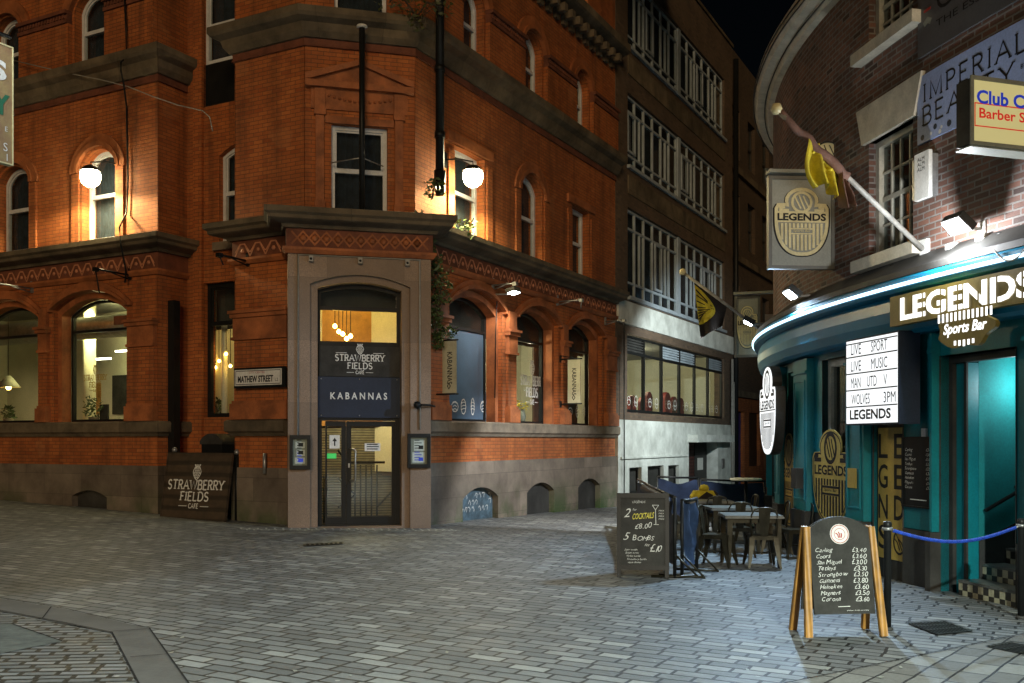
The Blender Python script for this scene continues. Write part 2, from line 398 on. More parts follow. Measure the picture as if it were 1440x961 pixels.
def leaf(name, c1, c2):
    m, t, b = new_mat(name); c = mixc(t, noise(t, 9, 2), c1, c2); t.links.new(c, b.inputs['Base Color']); b.inputs['Roughness'].default_value = .5; return m
def slatted(name, c1, c2, period, rough=.6, axis='v'):
    m, t, b = new_mat(name); wv = N(t, 'ShaderNodeTexWave', wave_type='BANDS', bands_direction='Y' if axis == 'v' else 'X'); wv.inputs['Scale'].default_value = .314 / period; wv.inputs['Distortion'].default_value = .4; wv.inputs['Detail'].default_value = 2
    t.links.new(N(t, 'ShaderNodeUVMap').outputs[0], wv.inputs['Vector']); c = mixc(t, ramp(t, wv.outputs['Fac'], [(.15, 0.0), (.5, 1.0)]), c1, c2)
    c = mixc(t, ramp(t, noise(t, 7, 6), [(.3, .5), (.7, 1.0)]), (0.01, .008, .005), c)
    t.links.new(c, b.inputs['Base Color']); b.inputs['Roughness'].default_value = rough; bump(t, b, wv.outputs['Fac'], .4, .01); return m

M = {}
M['brick'] = brick('red_pressed_brick', (.34, .080, .016), (.50, .148, .034), (.17, .068, .023), soot=(.42, .74), dirt=(.035, .014, .006), streak=True)
M['terra'] = paint('red_terracotta', (.35, .11, .034), .75, .4, 2.2, fine=30)
M['terra_dk'] = paint('sooty_terracotta', (.16, .050, .024), .85, .35, 3, fine=30)
M['relief'] = paint('pale_terracotta_relief', (.52, .21, .11), .7, .25, 5)
M['stone'] = stone('sooty_sandstone', (.055, .043, .026), (.19, .145, .09), course=(1.15, 2.3))
M['sill'] = stone('sandstone_sill', (.13, .105, .075), (.30, .24, .17), 2.5, course=(1.3, 2.3))
M['plinth'] = stone('sandstone_plinth', (.11, .085, .065), (.24, .195, .15), 1.2, course=(1.25, .46), moss=(-.2, .75, (.030, .060, .014)))
M['granite'] = stone('brown_granite', (.24, .165, .11), (.36, .25, .17), 1.0, .6, spots=(190, (.13, .092, .065)), course=(1.45, 1.18))
M['granite_dk'] = stone('worn_brown_granite', (.17, .115, .078), (.28, .19, .13), 2.0, .55, spots=(190, (.11, .08, .058)))
M['black'] = paint('black_painted_metal', (.012, .013, .013), .4, .2, 4)
M['white_frame'] = paint('white_window_paint', (.62, .64, .66), .5, .12, 4)
M['grey_frame'] = paint('grey_white_window_paint', (.36, .42, .47), .5, .15, 3)
M['cream'] = paint('cream_window_paint', (.55, .52, .42), .55, .2, 4)
M['curtain'] = paint('dark_blue_curtain', (.016, .024, .038), .9, .4, 5, bmp=0)
M['void'] = paint('dark_room', (.010, .012, .014), .9, 0, bmp=0)
M['glass'] = glass_mat('window_glass')
M['glass_dk'] = glass_mat('tinted_window_glass', (.55, .6, .6), .03, 1.5, .08)
M['render'] = stone('white_painted_render', (.40, .42, .385), (.72, .75, .71), 1.7, .75)
M['dbrick'] = brick('brown_office_brick', (.085, .055, .035), (.165, .105, .065), (.10, .085, .065), soot=(.35, .75))
M['xbrick'] = brick('dark_warehouse_brick', (.07, .05, .035), (.13, .085, .05), (.06, .05, .04))
M['lbrick'] = brick('weathered_bar_brick', (.055, .032, .026), (.33, .15, .10), (.30, .275, .25), ms=.013, soot=(.30, .60), dirt=(.022, .018, .018), bmp=.9)
M['teal'] = paint('teal_gloss_paint', (.003, .18, .215), .42, .25, 1.3, bmp=.12)
M['teal_in'] = paint('matt_teal_porch_paint', (.003, .21, .215), .8, .2, 1.5, bmp=.15)
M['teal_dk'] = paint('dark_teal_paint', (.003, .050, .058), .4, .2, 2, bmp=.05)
M['fascia'] = paint('blue_teal_fascia_paint', (.003, .175, .31), .36, .18, 1.2, bmp=.1)
M['char'] = paint('charcoal_paint', (.045, .044, .041), .55, .35, 2)
M['gold'] = paint('gold_vinyl', (.44, .31, .065), .5, .2, 4)
M['gold_lt'] = paint('pale_gold_metal', (.62, .55, .30), .4, .15, 4)
M['olive'] = paint('olive_gold_board', (.17, .125, .022), .45, .15, 3)
M['signgrey'] = paint('grey_sign_panel', (.25, .26, .22), .5, .15, 2)
M['navy'] = paint('navy_sign_panel', (.022, .032, .055), .45, .12, 2)
M['letter'] = paint('white_sign_lettering', (.72, .72, .68), .6, .1, 8, bmp=0)
M['chalk'] = paint('chalk_writing', (.66, .66, .62), .9, .2, 30, bmp=0)
M['chalk_y'] = paint('yellow_chalk_writing', (.70, .62, .10), .9, .2, 30, bmp=0)
M['board'] = paint('blackboard', (.035, .034, .030), .6, .35, 4)
M['oak'] = slatted('orange_stained_wood', (.33, .155, .026), (.40, .195, .034), .04, .5, 'h')
M['plank'] = slatted('dark_stained_planks', (.035, .024, .014), (.07, .047, .028), .23, .6, 'v')
M['gun'] = paint('gunmetal_chair_steel', (.032, .029, .019), .38, .35, 6, .4)
M['topgrey'] = paint('grey_table_top', (.095, .10, .09), .34, .25, 6)
M['navycloth'] = paint('dark_blue_windbreak_cloth', (.014, .022, .045), .55, .4, 2.5, bmp=.2)
M['bluecloth'] = paint('blue_windbreak_cloth', (.020, .045, .105), .6, .4, 2.5, bmp=.2)
M['steel'] = paint('galvanised_steel', (.35, .36, .36), .4, .2, 8, .6)
M['conduit'] = paint('grey_conduit', (.30, .29, .26), .55, .15, 8)
M['rope'] = paint('blue_rope', (.015, .065, .45), .6, .3, 20)
M['leaf'] = leaf('ivy_leaf', (.030, .060, .014), (.075, .115, .03))
M['leaf_dk'] = leaf('shrub_leaf', (.045, .055, .016), (.10, .10, .03))
M['stem'] = paint('woody_stem', (.06, .045, .03), .9, .2)
M['roof'] = slatted('slate_roof', (.03, .03, .032), (.06, .06, .064), .25)
M['wallcream'] = paint('cafe_cream_wall', (.62, .60, .46), .8, .08, 1.5)
M['ceil'] = paint('cafe_dark_ceiling', (.16, .155, .13), .85, .15, 2)
M['timber'] = paint('cafe_timber_panel', (.42, .21, .045), .55, .25, 3)
M['floorin'] = paint('cafe_floor', (.20, .15, .10), .5, .2, 3)
M['backing_dk'] = paint('dark_glass_backing', (.045, .045, .042), .8, .2, 2); M['purple'] = paint('purple_light_strip', (.25, .05, .18), .6, .2, 2); M['brown_dk'] = paint('dark_brown_backing', (.075, .05, .032), .7, .4, 2)
M['red'] = paint('red_seat', (.15, .012, .010), .6, .25, 3)
M['amber_bulb'] = emit('glowing_amber_bulb', (1, .55, .10), 30)
M['tube'] = emit('glowing_ceiling_tube', (1, .93, .72), 9)
M['lampglass'] = emit('street_lamp_glow', (1.0, .90, .55), 55)
M['fill_postglass'] = emit('fill_lantern_glow', (.84, .97, 1.0), 8)
M['floodglass'] = emit('flood_lamp_glow', (.86, .94, 1.0), 45)
M['neon'] = emit('white_neon_strip', (.55, .84, 1.0), 2.4)
M['litwhite'] = emit('backlit_white_panel', (.93, .97, 1.0), .72)
M['litletter'] = emit('backlit_white_letter', (1, 1, .98), 1.05)
M['screenblue'] = emit('lit_blue_screen', (.25, .65, .9), 1.2)
M['litcream'] = emit('backlit_cream_panel', (.80, .72, .33), .30)
M['blackvinyl'] = paint('black_vinyl_letter', (.012, .012, .014), .5, 0, bmp=0)
M['bluevinyl'] = emit('translucent_blue_letter', (.012, .03, .34), .6)
M['redvinyl'] = paint('red_vinyl_letter', (.36, .02, .015), .5, 0, bmp=0); M['redlit'] = emit('translucent_red_letter', (.50, .02, .012), .6)
M['bluewindow'] = paint('slate_blue_window_film', (.075, .125, .185), .35, .12, 2, bmp=0)
M['asphalt'] = stone('worn_asphalt', (.05, .055, .05), (.11, .12, .105), 8)
M['slab'] = stone('smooth_stone_slab', (.058, .056, .053), (.092, .089, .083), 3, .7)
def paving(name, bw, rh, stops, ms=.0135, soot=(.3, .75), rough=(.42, .78), grime=.32, joint=(.009, .009, .008)):
    m, t, b = new_mat(name); b.inputs['Specular IOR Level'].default_value = .32; n = N(t, 'ShaderNodeTexBrick'); n.inputs['Scale'].default_value = 1; n.inputs['Brick Width'].default_value = bw; n.inputs['Row Height'].default_value = rh
    n.inputs['Mortar Size'].default_value = ms; n.inputs['Mortar Smooth'].default_value = .1; n.inputs['Color1'].default_value = (0, 0, 0, 1); n.inputs['Color2'].default_value = (1, 1, 1, 1); n.inputs['Mortar'].default_value = (.5, .5, .5, 1); n.offset = .43; n.squash = .85; n.squash_frequency = 3
    uvn = N(t, 'ShaderNodeUVMap').outputs[0]; mp = N(t, 'ShaderNodeVectorMath', operation='ADD'); t.links.new(uvn, mp.inputs[0])
    wob = N(t, 'ShaderNodeTexNoise'); wob.inputs['Scale'].default_value = 3.0; t.links.new(uvn, wob.inputs['Vector']); sc = N(t, 'ShaderNodeVectorMath', operation='SCALE'); sc.inputs['Scale'].default_value = .03; t.links.new(wob.outputs['Color'], sc.inputs[0]); t.links.new(sc.outputs[0], mp.inputs[1])
    t.links.new(mp.outputs[0], n.inputs['Vector'])
    c = ramp(t, n.outputs['Color'], stops)
    c = mixc(t, ramp(t, noise(t, 14, 6, .7), [(.3, .74), (.7, 1.0)]), (.026, .029, .030), c)
    c = mixc(t, ramp(t, noise(t, .32, 7, .6), [(soot[0], 0.0), (soot[1], grime)]), c, (.05, .052, .048))
    JF = n.outputs['Fac']
    vo = N(t, 'ShaderNodeTexVoronoi'); vo.inputs['Scale'].default_value = 1.7; t.links.new(uvn, vo.inputs['Vector'])     # trodden gum and drips
    c = mixc(t, ramp(t, vo.outputs['Distance'], [(.06, .8), (.075, 0.0)]), c, (.045, .043, .04)); vo2 = N(t, 'ShaderNodeTexVoronoi'); vo2.inputs['Scale'].default_value = 2.9; t.links.new(uvn, vo2.inputs['Vector'])
    c = mixc(t, ramp(t, vo2.outputs['Distance'], [(.045, .7), (.06, 0.0)]), c, (.36, .36, .33)); c = mixc(t, ramp(t, noise(t, .8, 8, .7), [(.55, 0.0), (.72, .6)]), c, (.04, .038, .033)); c = mixc(t, JF, c, joint); t.links.new(c, b.inputs['Base Color'])
    r = N(t, 'ShaderNodeMapRange'); r.inputs[3].default_value = rough[0]; r.inputs[4].default_value = rough[1]; t.links.new(noise(t, 2.2, 6, .65), r.inputs[0]); t.links.new(r.outputs[0], b.inputs['Roughness'])
    h = N(t, 'ShaderNodeMath', operation='MULTIPLY_ADD'); t.links.new(n.outputs['Fac'], h.inputs[0]); h.inputs[1].default_value = -1.6; h2 = N(t, 'ShaderNodeMath', operation='MULTIPLY_ADD'); t.links.new(n.outputs['Color'], h2.inputs[0]); h2.inputs[1].default_value = .5; t.links.new(noise(t, 18, 5), h2.inputs[2]); t.links.new(h2.outputs[0], h.inputs[2])
    bump(t, b, h.outputs[0], .75, .012); return m
M['paving'] = paving('plaza_paving', .31, .148, [(0, (.108, .114, .116)), (.35, (.145, .152, .152)), (.75, (.190, .197, .194)), (.88, (.245, .252, .242)), (1, (.32, .325, .305))])
M['setts'] = paving('small_granite_setts', .24, .11, [(0, (.11, .12, .125)), (.5, (.155, .165, .17)), (1, (.22, .23, .235))], .020, grime=.3)
M['apron'] = paving('bar_apron_paving', .40, .21, [(0, (.13, .125, .11)), (.6, (.20, .195, .175)), (1, (.27, .265, .235))], .010)
M['header'] = paving('header_course_setts', .15, .40, [(0, (.10, .11, .11)), (.5, (.16, .16, .155)), (1, (.24, .24, .22))], .018, grime=.3, joint=(.34, .35, .32))

# ------------------------------------------------------------------ the ground
GA = R_(28); gdir = Vector((math.cos(GA), -math.sin(GA))); gper = Vector((math.sin(GA), math.cos(GA)))   # courses run parallel to the left street's facade
def sheet(name, pts, mat, lift=.004, ang=None, step=1.0, label=None, kind='structure'):
    """a sheet over the sloping ground inside a convex/concave outline, diced finely enough to follow it"""
    a = Vector((math.cos(ang), math.sin(ang))) if ang is not None else gdir; p = Vector((-a.y, a.x))
    bm = bmesh.new(); vs_ = [bm.verts.new((x, y, 0)) for x, y in pts]; bm.faces.new(vs_)
    x0, x1 = min(q[0] for q in pts), max(q[0] for q in pts); y0, y1 = min(q[1] for q in pts), max(q[1] for q in pts)
    for ax, lo, hi in ((0, x0, x1), (1, y0, y1)):
        k = math.ceil(lo / step) * step
        while k < hi:
            co = (k, 0, 0) if ax == 0 else (0, k, 0); no = (1, 0, 0) if ax == 0 else (0, 1, 0)
            bmesh.ops.bisect_plane(bm, geom=bm.verts[:] + bm.edges[:] + bm.faces[:], plane_co=co, plane_no=no); k += step
    uvl = bm.loops.layers.uv.new('UVMap')
    for f in bm.faces:
        for l in f.loops: c = Vector((l.vert.co.x, l.vert.co.y)); l[uvl].uv = (c.dot(a), c.dot(p))
    for v in bm.verts: v.co.z = gz(v.co.x, v.co.y) + lift
    bmesh.ops.recalc_face_normals(bm, faces=bm.faces)
    if sum(f.normal.z for f in bm.faces) < 0: bmesh.ops.reverse_faces(bm, faces=bm.faces)
    me = bpy.data.meshes.new(name); bm.to_mesh(me); bm.free(); me.materials.append(mat)
    o = bpy.data.objects.new(name, me); COL.objects.link(o); return finish(o, label, None, None, kind)
sheet('ground', [(-70, -40), (70, -40), (70, 110), (-70, 110)], M['paving'], 0.0, step=2.0)

# ------------------------------------------------------------------ the red brick corner building
sn, cs = math.sin(R_(28)), math.cos(R_(28))
UP1, UP2 = Vector((-3.96, 18.77)), Vector((-1.915, 19.29))
FR = Fr(UP2, (sn, cs)); FL = Fr(UP1, (cs, -sn))            # right street front (s 0..10.46) and left street front (s negative)
ev = (UP2 - UP1).normalized(); UPF = Fr(UP1, ev)            # the canted corner above the doorcase
nv = Vector((ev.y, -ev.x)); PF1 = Vector((-4.18, 18.31)); PW = 2.695; PF2 = PF1 + ev * PW; PF = Fr(PF1, ev)
def cut(p, dirv, fr):                                       # plan point where a line from p meets a wall
    n = Vector((fr.n.x, fr.n.y)); o = Vector((fr.o.x, fr.o.y)); return p + dirv * ((o - p).dot(n) / dirv.dot(n))
PA, PB = cut(PF1, -nv, FL), cut(PF2, -nv, FR)
SA, SB = (PA - UP1).dot(Vector((cs, -sn))), (PB - UP2).dot(Vector((sn, cs)))
REND = 10.46; TL = -1.79; WC = -3.94; WEND = -16.0; RD = .8
xy = lambda fr, s, d=0.0: (fr.P(s, 0, d).x, fr.P(s, 0, d).y)
FRET = Fr(xy(FL, WC), (sn, cs)); FB = FL.sub(0, 0, -RD)
cb = thing('corner_building', 'three-storey red brick corner building with canted granite entrance and stone cornices', 'building', (UP1.x, UP1.y, 0))
B = lambda name, mb, mat, parent=None, **k: build(name, mb, M[mat], parent or cb, **k)

def sash(fr, s0, s1, z0, zs, za, d=-.2, frame='white_frame', rail=None, curtain=True, fw=.075, glass='glass', parent=None):
    m = MB(fr); m.prism(arch(s0, s1, z0, zs, za), d - .09, d, [arch(s0 + fw, s1 - fw, z0 + fw, zs - fw * .4, za - fw)])
    r = rail or (z0 + (za - z0) * .5); m.box(s0 + fw, s1 - fw, r - .035, r + .035, d - .075, d - .01)
    m.prism(arch(s0 + fw, s1 - fw, r + .035, zs - fw * .4, za - fw), d - .07, d - .03, [arch(s0 + fw + .035, s1 - fw - .035, r + .06, zs - fw * .5, za - fw - .035)])
    f = B('window', m, frame, parent)
    B('pane', MB(fr).flat(arch(s0 + fw * .6, s1 - fw * .6, z0 + fw * .6, zs - fw * .4, za - fw * .6), d - .05), glass, f)
    if curtain:
        m = MB(fr); n = 30; a = len(m.v)
        for i in range(n + 1):
            s = s0 + (s1 - s0) * i / n; dd = d - .2 - .025 * math.sin(i * 2.1) * (1 + .5 * math.sin(i * .7))
            m.vert(s, z0, dd); m.vert(s, za, dd)
        for i in range(n): m.face((a + 2 * i, a + 2 * i + 2, a + 2 * i + 3, a + 2 * i + 1), None, True)
        B('curtain', m, 'curtain', f)
    return f
def band(s0, s1, zs, za, t, drop=0.0):                      # arched hood outline, thickness t
    o = [p for p in arch(s0 - t, s1 + t, zs, zs, za + t)[2:]]; i = [p for p in arch(s0, s1, zs, zs, za)[2:]]
    return [(s1 + t, zs - drop)] + o + [(s0 - t, zs - drop), (s0, zs - drop)] + i[::-1] + [(s1, zs - drop)]
GW_R = [(1.30, 3.62), (4.31, 6.60), (7.20, 9.50)]; GW_L = [(-7.25, -4.88), (-10.15, -7.78), (-13.05, -10.68)]
ghole = lambda q: arch(q[0], q[1], 2.07, 4.60, 4.95)
UW_R = [(1.50, 2.78, 6.06, 7.86, 7.88), (4.52, 5.68, 6.06, 7.72, 8.06), (7.44, 8.58, 6.06, 7.86, 7.88)]
SW_R = [(1.74, 2.76, 9.92, 11.2, 11.56), (4.60, 5.67, 9.92, 11.2, 11.56), (7.56, 8.55, 9.92, 11.2, 11.56)]
TW_R = [(1.7, 2.8, 13.4, 15, 15.02), (4.6, 5.7, 13.4, 15, 15.02), (7.3, 8.5, 13.4, 15, 15.02)]
UW_L = [(-6.30, -5.24, 6.06, 7.70, 8.03), (-9.20, -8.10, 6.06, 7.70, 8.03), (-12.2, -11.1, 6.06, 7.70, 8.03)]
SW_L = [(-6.55, -5.50, 9.92, 11.2, 11.56), (-9.40, -8.36, 9.92, 11.2, 11.56)]
B('side_wall', MB(FR).prism(rect(0.02, REND, 1.2, 16.6), -.38, 0, [ghole(q) for q in GW_R] + [arch(*q) for q in UW_R + SW_R + TW_R]), 'brick')
B('side_wall', MB(FL).prism(rect(WEND, WC, 1.1, 16.6), -.38, 0, [ghole(q) for q in GW_L] + [arch(*q) for q in UW_L + SW_L]), 'brick')
B('return_wall', MB(FRET).box(.39, 1.3, -1, 16.6, -.38, 0), 'brick'); B('return_wall', MB(FRET).box(.0, .388, 1.13, 16.6, -.02, 0.001), 'brick')
B('tower_wall', MB(FL).box(TL, -.02, 1.1, 16.6, -.38, 0), 'brick')
TR = Fr(xy(FL, TL), (-sn, -cs)); B('tower_wall', MB(TR).box(-3.2, -.382, -1, 16.6, -.3, 0), 'brick'); B('tower_wall', MB(TR).box(-.38, 0, 1.1, 16.6, -.02, .001), 'brick')
# recessed bay between wing and tower
g0, gzt = FB.at(286, 399); _, gzb = FB.at(300, 587); a0, _ = FB.at(308, 300); _, azb = FB.at(315, 341); _, azt = FB.at(325, 200); b0, bzb = FB.at(285, 90); _, bzd = FB.at(300, 148)
RB = [(g0, -1.15, gzb, gzt, gzt), (a0, -1.25, azb, azt - .25, azt), (b0, -1.15, bzd, 12.4, 12.4)]
B('recess_wall', MB(FB).prism(rect(WC + .01, TL + .75, -1, 16.6), -.35, 0, [arch(*q) for q in RB]), 'brick')
f = sash(FB, g0, -1.15, gzb, gzt, gzt, -.12, 'black', rail=FB.at(300, 455)[1], curtain=False, fw=.09)
sash(FB, a0, -1.25, azb, azt - .25, azt, -.12, 'white_frame'); sash(FB, b0, -1.15, bzb, 12.4, 12.4, -.1, 'white_frame', rail=FB.at(300, 33)[1])
B('infill_panel', MB(FB).box(b0, -1.15, bzd, bzb - .005, -.2, -.08), 'black')
B('window_sill', MB(FB).box(a0 - .1, -1.1, azb - .17, azb, -.1, .1), 'sill')
B('pilaster_strip', MB(FB).box(WC + .25, WC + .5, 1.2, 12.5, .0, .07), 'brick')
# canted corner above the doorcase
cw0, cwt = UPF.at(466, 174); cw1, cwb = UPF.at(545, 303); cwb = max(cwb, 6.0); UL = (UP2 - UP1).length
sw0, swb = UPF.at(470, 31); sw1, _ = UPF.at(544, 31)
B('corner_wall', MB(UPF).prism(rect(.0, UL, 5.5, 16.6), -.36, .002, [rect(cw0, cw1, cwb, cwt), rect(sw0, sw1, 9.92, 12.1)]), 'brick')
sash(UPF, cw0, cw1, cwb, cwt, cwt, -.12, rail=UPF.at(505, 240)[1]); sash(UPF, sw0, sw1, 9.92, 12.1, 12.1, -.12)
m = MB(UPF); pz = UPF.at(505, 122)[1]; pt = UPF.at(505, 93)[1]; px0 = cw0 - .34; px1 = cw1 + .34; pm = (px0 + px1) / 2
m.prism([(px0 - .12, pz), (px1 + .12, pz), (px1 + .12, pz + .07), (pm, pt), (px0 - .12, pz + .07)], .003, .07)
m.ribbon([(px0 - .14, pz + .10), (pm, pt + .03), (px1 + .14, pz + .10)], .09, .1); m.prism([(px0 - .16, pz + .02), (px0 - .16, pz + .13), (pm, pt + .07), (px1 + .16, pz + .13), (px1 + .16, pz + .02), (px1 + .05, pz + .04), (pm, pt - .03), (px0 - .05, pz + .04)], .07, .16)
m.box(px0 - .16, px1 + .16, pz - .1, pz + .02, .003, .15)
m.box(px0 - .05, px1 + .05, pz - .5, pz - .1, .003, .04)
for i in range(15):                                         # garland under the pediment
    t = i / 14; m.lathe([(0, -.03), (.035, 0), (.02, .03), (0, .035)], px0 + .2 + (px1 - px0 - .4) * t, pz - .22 - .1 * math.sin(math.pi * t), .04, 6, 'd')
B('pediment', m, 'terra')
for a in (cw0 - .3, cw1 + .14):
    m = MB(UPF); m.box(a, a + .16, cwb, pz - .5, .003, .06); m.box(a - .03, a + .19, pz - .62, pz - .5, .003, .1); m.box(a - .02, a + .18, cwb, cwb + .2, .003, .09); m.box(a - .02, a + .18, pz - .5, pz - .12, .04, .09); B('pilaster', m, 'terra')
m = MB(UPF); m.prism(rect(cw0 - .12, cw1 + .12, cwb, cwt + .12), .003, .035, [rect(cw0, cw1, cwb - .0, cwt)]) if False else m.box(cw0 - .12, cw1 + .12, cwt, cwt + .14, .003, .05); B('window_head', m, 'terra')
# plinths with cellar hatches
RH = [(1.76, 3.32, .40, .63), (4.75, 6.26, .40, .62), (7.73, 9.23, .40, .62)]
B('plinth', MB(FR).prism(rect(SB - .02, REND + .05, -1.2, 1.2), -.3, .05, [arch(a, b, -1.0, zs, za) for a, b, zs, za in RH]), 'plinth')
B('plinth', MB(FL).prism(rect(WEND, WC + .05, -1.2, 1.12), -.3, .05, [arch(-6.56, -5.44, -.8, .42, .56)]), 'plinth')
m = MB(FL).box(TL - .05, SA + .1, -1.2, 1.12, -.3, .05); B('plinth', m, 'plinth')
B('plinth', MB(FRET).box(-.048, 1.25, -1.2, 1.12, -.05, .05), 'plinth')
for (a, b, zs, za), mt in zip(RH, ('bluehatch', 'char', 'char')):
    if mt == 'bluehatch': M[mt] = paint('worn_blue_hatch', (.055, .095, .125), .6, .5, 5)
    hatch = B('cellar_hatch', MB(FR).prism(arch(a, b, -1.0, zs, za), -.16, -.10), mt)
m = MB(FR); random.seed(3)
for r in range(3):                                          # worn graffiti on the blue hatch
    for k in range(9):
        s = 1.92 + k * .15 + random.uniform(-.02, .02); z = .12 + r * .145
        if z > .42 and (k < 1 or k > 7): continue
        if random.random() < .8: m.ribbon([(s, z + random.uniform(0, .08)), (s + .05, z + .09), (s + .1, z + random.uniform(0, .09)), (s + .08, z - .02)], .013, -.092)
B('worn_graffiti', m, 'letter')
B('cellar_hatch', MB(FL).prism(arch(-6.56, -5.44, -.8, .42, .56), -.16, -.1), 'char')
# string courses, sill bands and cornices, mitred round the plan
tower = [xy(FL, TL, -RD), xy(FL, TL), PA, tuple(PF1), tuple(PF2), PB, xy(FR, REND + .03)]
towerU = [xy(FL, TL, -RD), xy(FL, TL), tuple(UP1), tuple(UP2), xy(FR, REND + .03)]
towerL = [xy(FL, TL, -RD), xy(FL, TL), xy(FL, SA + .02)]; towerR = [xy(FR, SB - .02), xy(FR, REND + .04)]
wing = [xy(FL, WEND), xy(FL, WC), xy(FRET, RD)]
SILL = [(-.30, 1.74), (.055, 1.74), (.09, 1.80), (.15, 1.84), (.15, 2.03), (.11, 2.065), (-.30, 2.065)]
for p in (towerL, towerR, wing): B('sill_band', MB().path(p, SILL), 'sill' if p is towerR else 'stone')
COR = [(-.06, 5.62), (.10, 5.62), (.13, 5.68), (.33, 5.72), (.37, 5.74), (.38, 5.80), (.44, 5.84), (.44, 5.94), (.30, 5.975), (-.06, 6.03)]
FRZ = [(-.02, 5.27), (.035, 5.27), (.035, 5.615), (-.02, 5.615)]; BEAD = [(-.02, 5.15), (.045, 5.15), (.10, 5.22), (.10, 5.265), (-.02, 5.265)]
COR2 = [(-.06, 9.36), (.08, 9.36), (.16, 9.46), (.20, 9.60), (.34, 9.66), (.38, 9.72), (.38, 9.84), (.25, 9.88), (-.06, 9.90)]
FRZ2 = [(-.02, 9.20), (.05, 9.20), (.03, 9.24), (.03, 9.355), (-.02, 9.355)]
COR3 = [(-.06, 12.62), (.10, 12.62), (.14, 12.72), (.42, 12.82), (.48, 12.86), (.48, 13.06), (.3, 13.12), (-.06, 13.15)]
for p in (tower, wing):
    B('cornice', MB().path(p, COR), 'stone'); B('frieze', MB().path(p, FRZ), 'terra_dk'); B('string_course', MB().path(p, BEAD), 'terra')
for p in (towerU, wing):
    B('upper_cornice', MB().path(p, COR2), 'stone'); B('upper_frieze', MB().path(p, FRZ2), 'terra_dk'); B('top_cornice', MB().path(p, COR3), 'stone')
B('flat_roof', MB(UPF).box(-14, 12, 16.4, 16.58, -24, -.5), 'roof')
def zig(m, s0, s1, z0, z1, per, d):
    n = max(1, round((s1 - s0) / per)); per = (s1 - s0) / n
    for k, (a, b, w_) in enumerate(((z0, z1, .030), (z0 + .075, z1 + .0, .022))):
        pts = []
        for i in range(n):
            s = s0 + i * per; q = .10 * per + k * .03
            pts += [(s + q * .2, a if not k else a + .0), (s + .36 * per - k * .01, b), (s + .64 * per + k * .01, b), (s + per - q * .2, a)]
        m.ribbon(pts, w_, d + .002 * k)
    for i in range(n): m.lathe([(.045, 0), (.05, .012), (.02, .03), (0, .03)], s0 + (i + .5) * per, (z0 + z1) / 2 - .02, d - .012, 6, 'd')
m = MB(FR); zig(m, SB + .1, REND - .02, 5.31, 5.54, .37, .05); B('frieze_relief', m, 'relief')
m = MB(FL); zig(m, WEND, WC - .04, 5.31, 5.54, .37, .05); B('frieze_relief', m, 'relief')
m = MB(FL); zig(m, TL + .05, SA - .1, 5.31, 5.54, .37, .05); B('frieze_relief', m, 'relief')
m = MB(PF)                                                   # interlaced diamonds over the door
nd = 6
for k in range(2):
    pts = [(.06 + (PW - .12) * i / (2 * nd), 5.32 + (.24 if (i + k) % 2 else 0)) for i in range(2 * nd + 1)]; m.ribbon(pts, .034, .05 + .003 * k)
for i in range(nd):
    for j in range(2): m.lathe([(.06, 0), (.065, .012), (.03, .03), (0, .034)], .06 + (PW - .12) * (2 * i + 1 + 0) / (2 * nd) + (j * (PW - .12) / (2 * nd) if i < nd - 1 or not j else 0), 5.44, .037, 8, 'd')
B('frieze_relief', m, 'terra')
for fr, a, b in ((FR, .3, REND), (FL, -9.5, WC)):           # modillions under the top cornice
    m = MB(fr); s = a
    while s < b - .3: m.box(s, s + .22, 12.36, 12.615, .003, .10); m.box(s + .02, s + .2, 12.5, 12.7, .003, .33); s += .46
    B('modillion_frieze', m, 'stone')
# ground floor: arched openings, hoods, piers
def ground_window(fr, q, style):
    s0, s1 = q
    B('arch_hood', MB(fr).prism(band(s0, s1, 4.60, 4.95, .20, .05), .003, .07), 'terra'); B('arch_hood', MB(fr).prism(band(s0, s1, 4.60, 4.95, .09, .05), .07, .11), 'terra')
    B('jamb', MB(fr).prism(arch(s0, s1, 2.07, 4.58, 4.93), -.36, -.12, [arch(s0 + .13, s1 - .13, 2.06, 4.48, 4.80)]), 'terra')
    a, b = s0 + .13, s1 - .13; tz = 4.12
    m = MB(fr); m.prism(arch(a, b, 2.07, 4.48, 4.80), -.46, -.37, [arch(a + .06, b - .06, 2.13, tz - .03, tz - .03), arch(a + .06, b - .06, tz + .03, 4.45, 4.74)])
    f = B('window', m, 'black')
    B('pane', MB(fr).flat(arch(a + .03, b - .03, 2.1, 4.46, 4.77), -.42), 'glass', f)
    if style == 'blue': B('window_film', MB(fr).flat(rect(a + .05, b - .05, 2.12, tz), -.405), 'bluewindow', f)
    return f
wr = [ground_window(FR, q, st) for q, st in zip(GW_R, ('blue', '', 'dark'))]
wl = [ground_window(FL, q, '') for q in GW_L]
def pier(fr, s0, s1, shaft=True):
    m = MB(fr); m.box(s0, s1, 2.07, 2.38, .003, .15); m.box(s0 + .03, s1 - .03, 2.38, 2.44, .003, .12); B('pier_base', m, 'terra')
    B('pier', MB(fr).box(s0 + .05, s1 - .05, 2.44, 3.64, .003, .07), 'brick')
    m = MB(fr); m.box(s0 + .02, s1 - .02, 3.64, 3.70, .003, .13); m.box(s0 + .04, s1 - .04, 3.70, 4.08, .003, .10); m.box(s0, s1, 4.08, 4.16, .003, .15); m.box(s0 - .02, s1 + .02, 4.16, 4.22, .003, .19); B('pier_cap', m, 'terra')
    if shaft: B('pier_shaft', MB(fr).box(s0 + .06, s1 - .06, 4.22, 4.64, .003, .09), 'terra')
s_ok = lambda fr, a: not (fr is FL and a > -5)
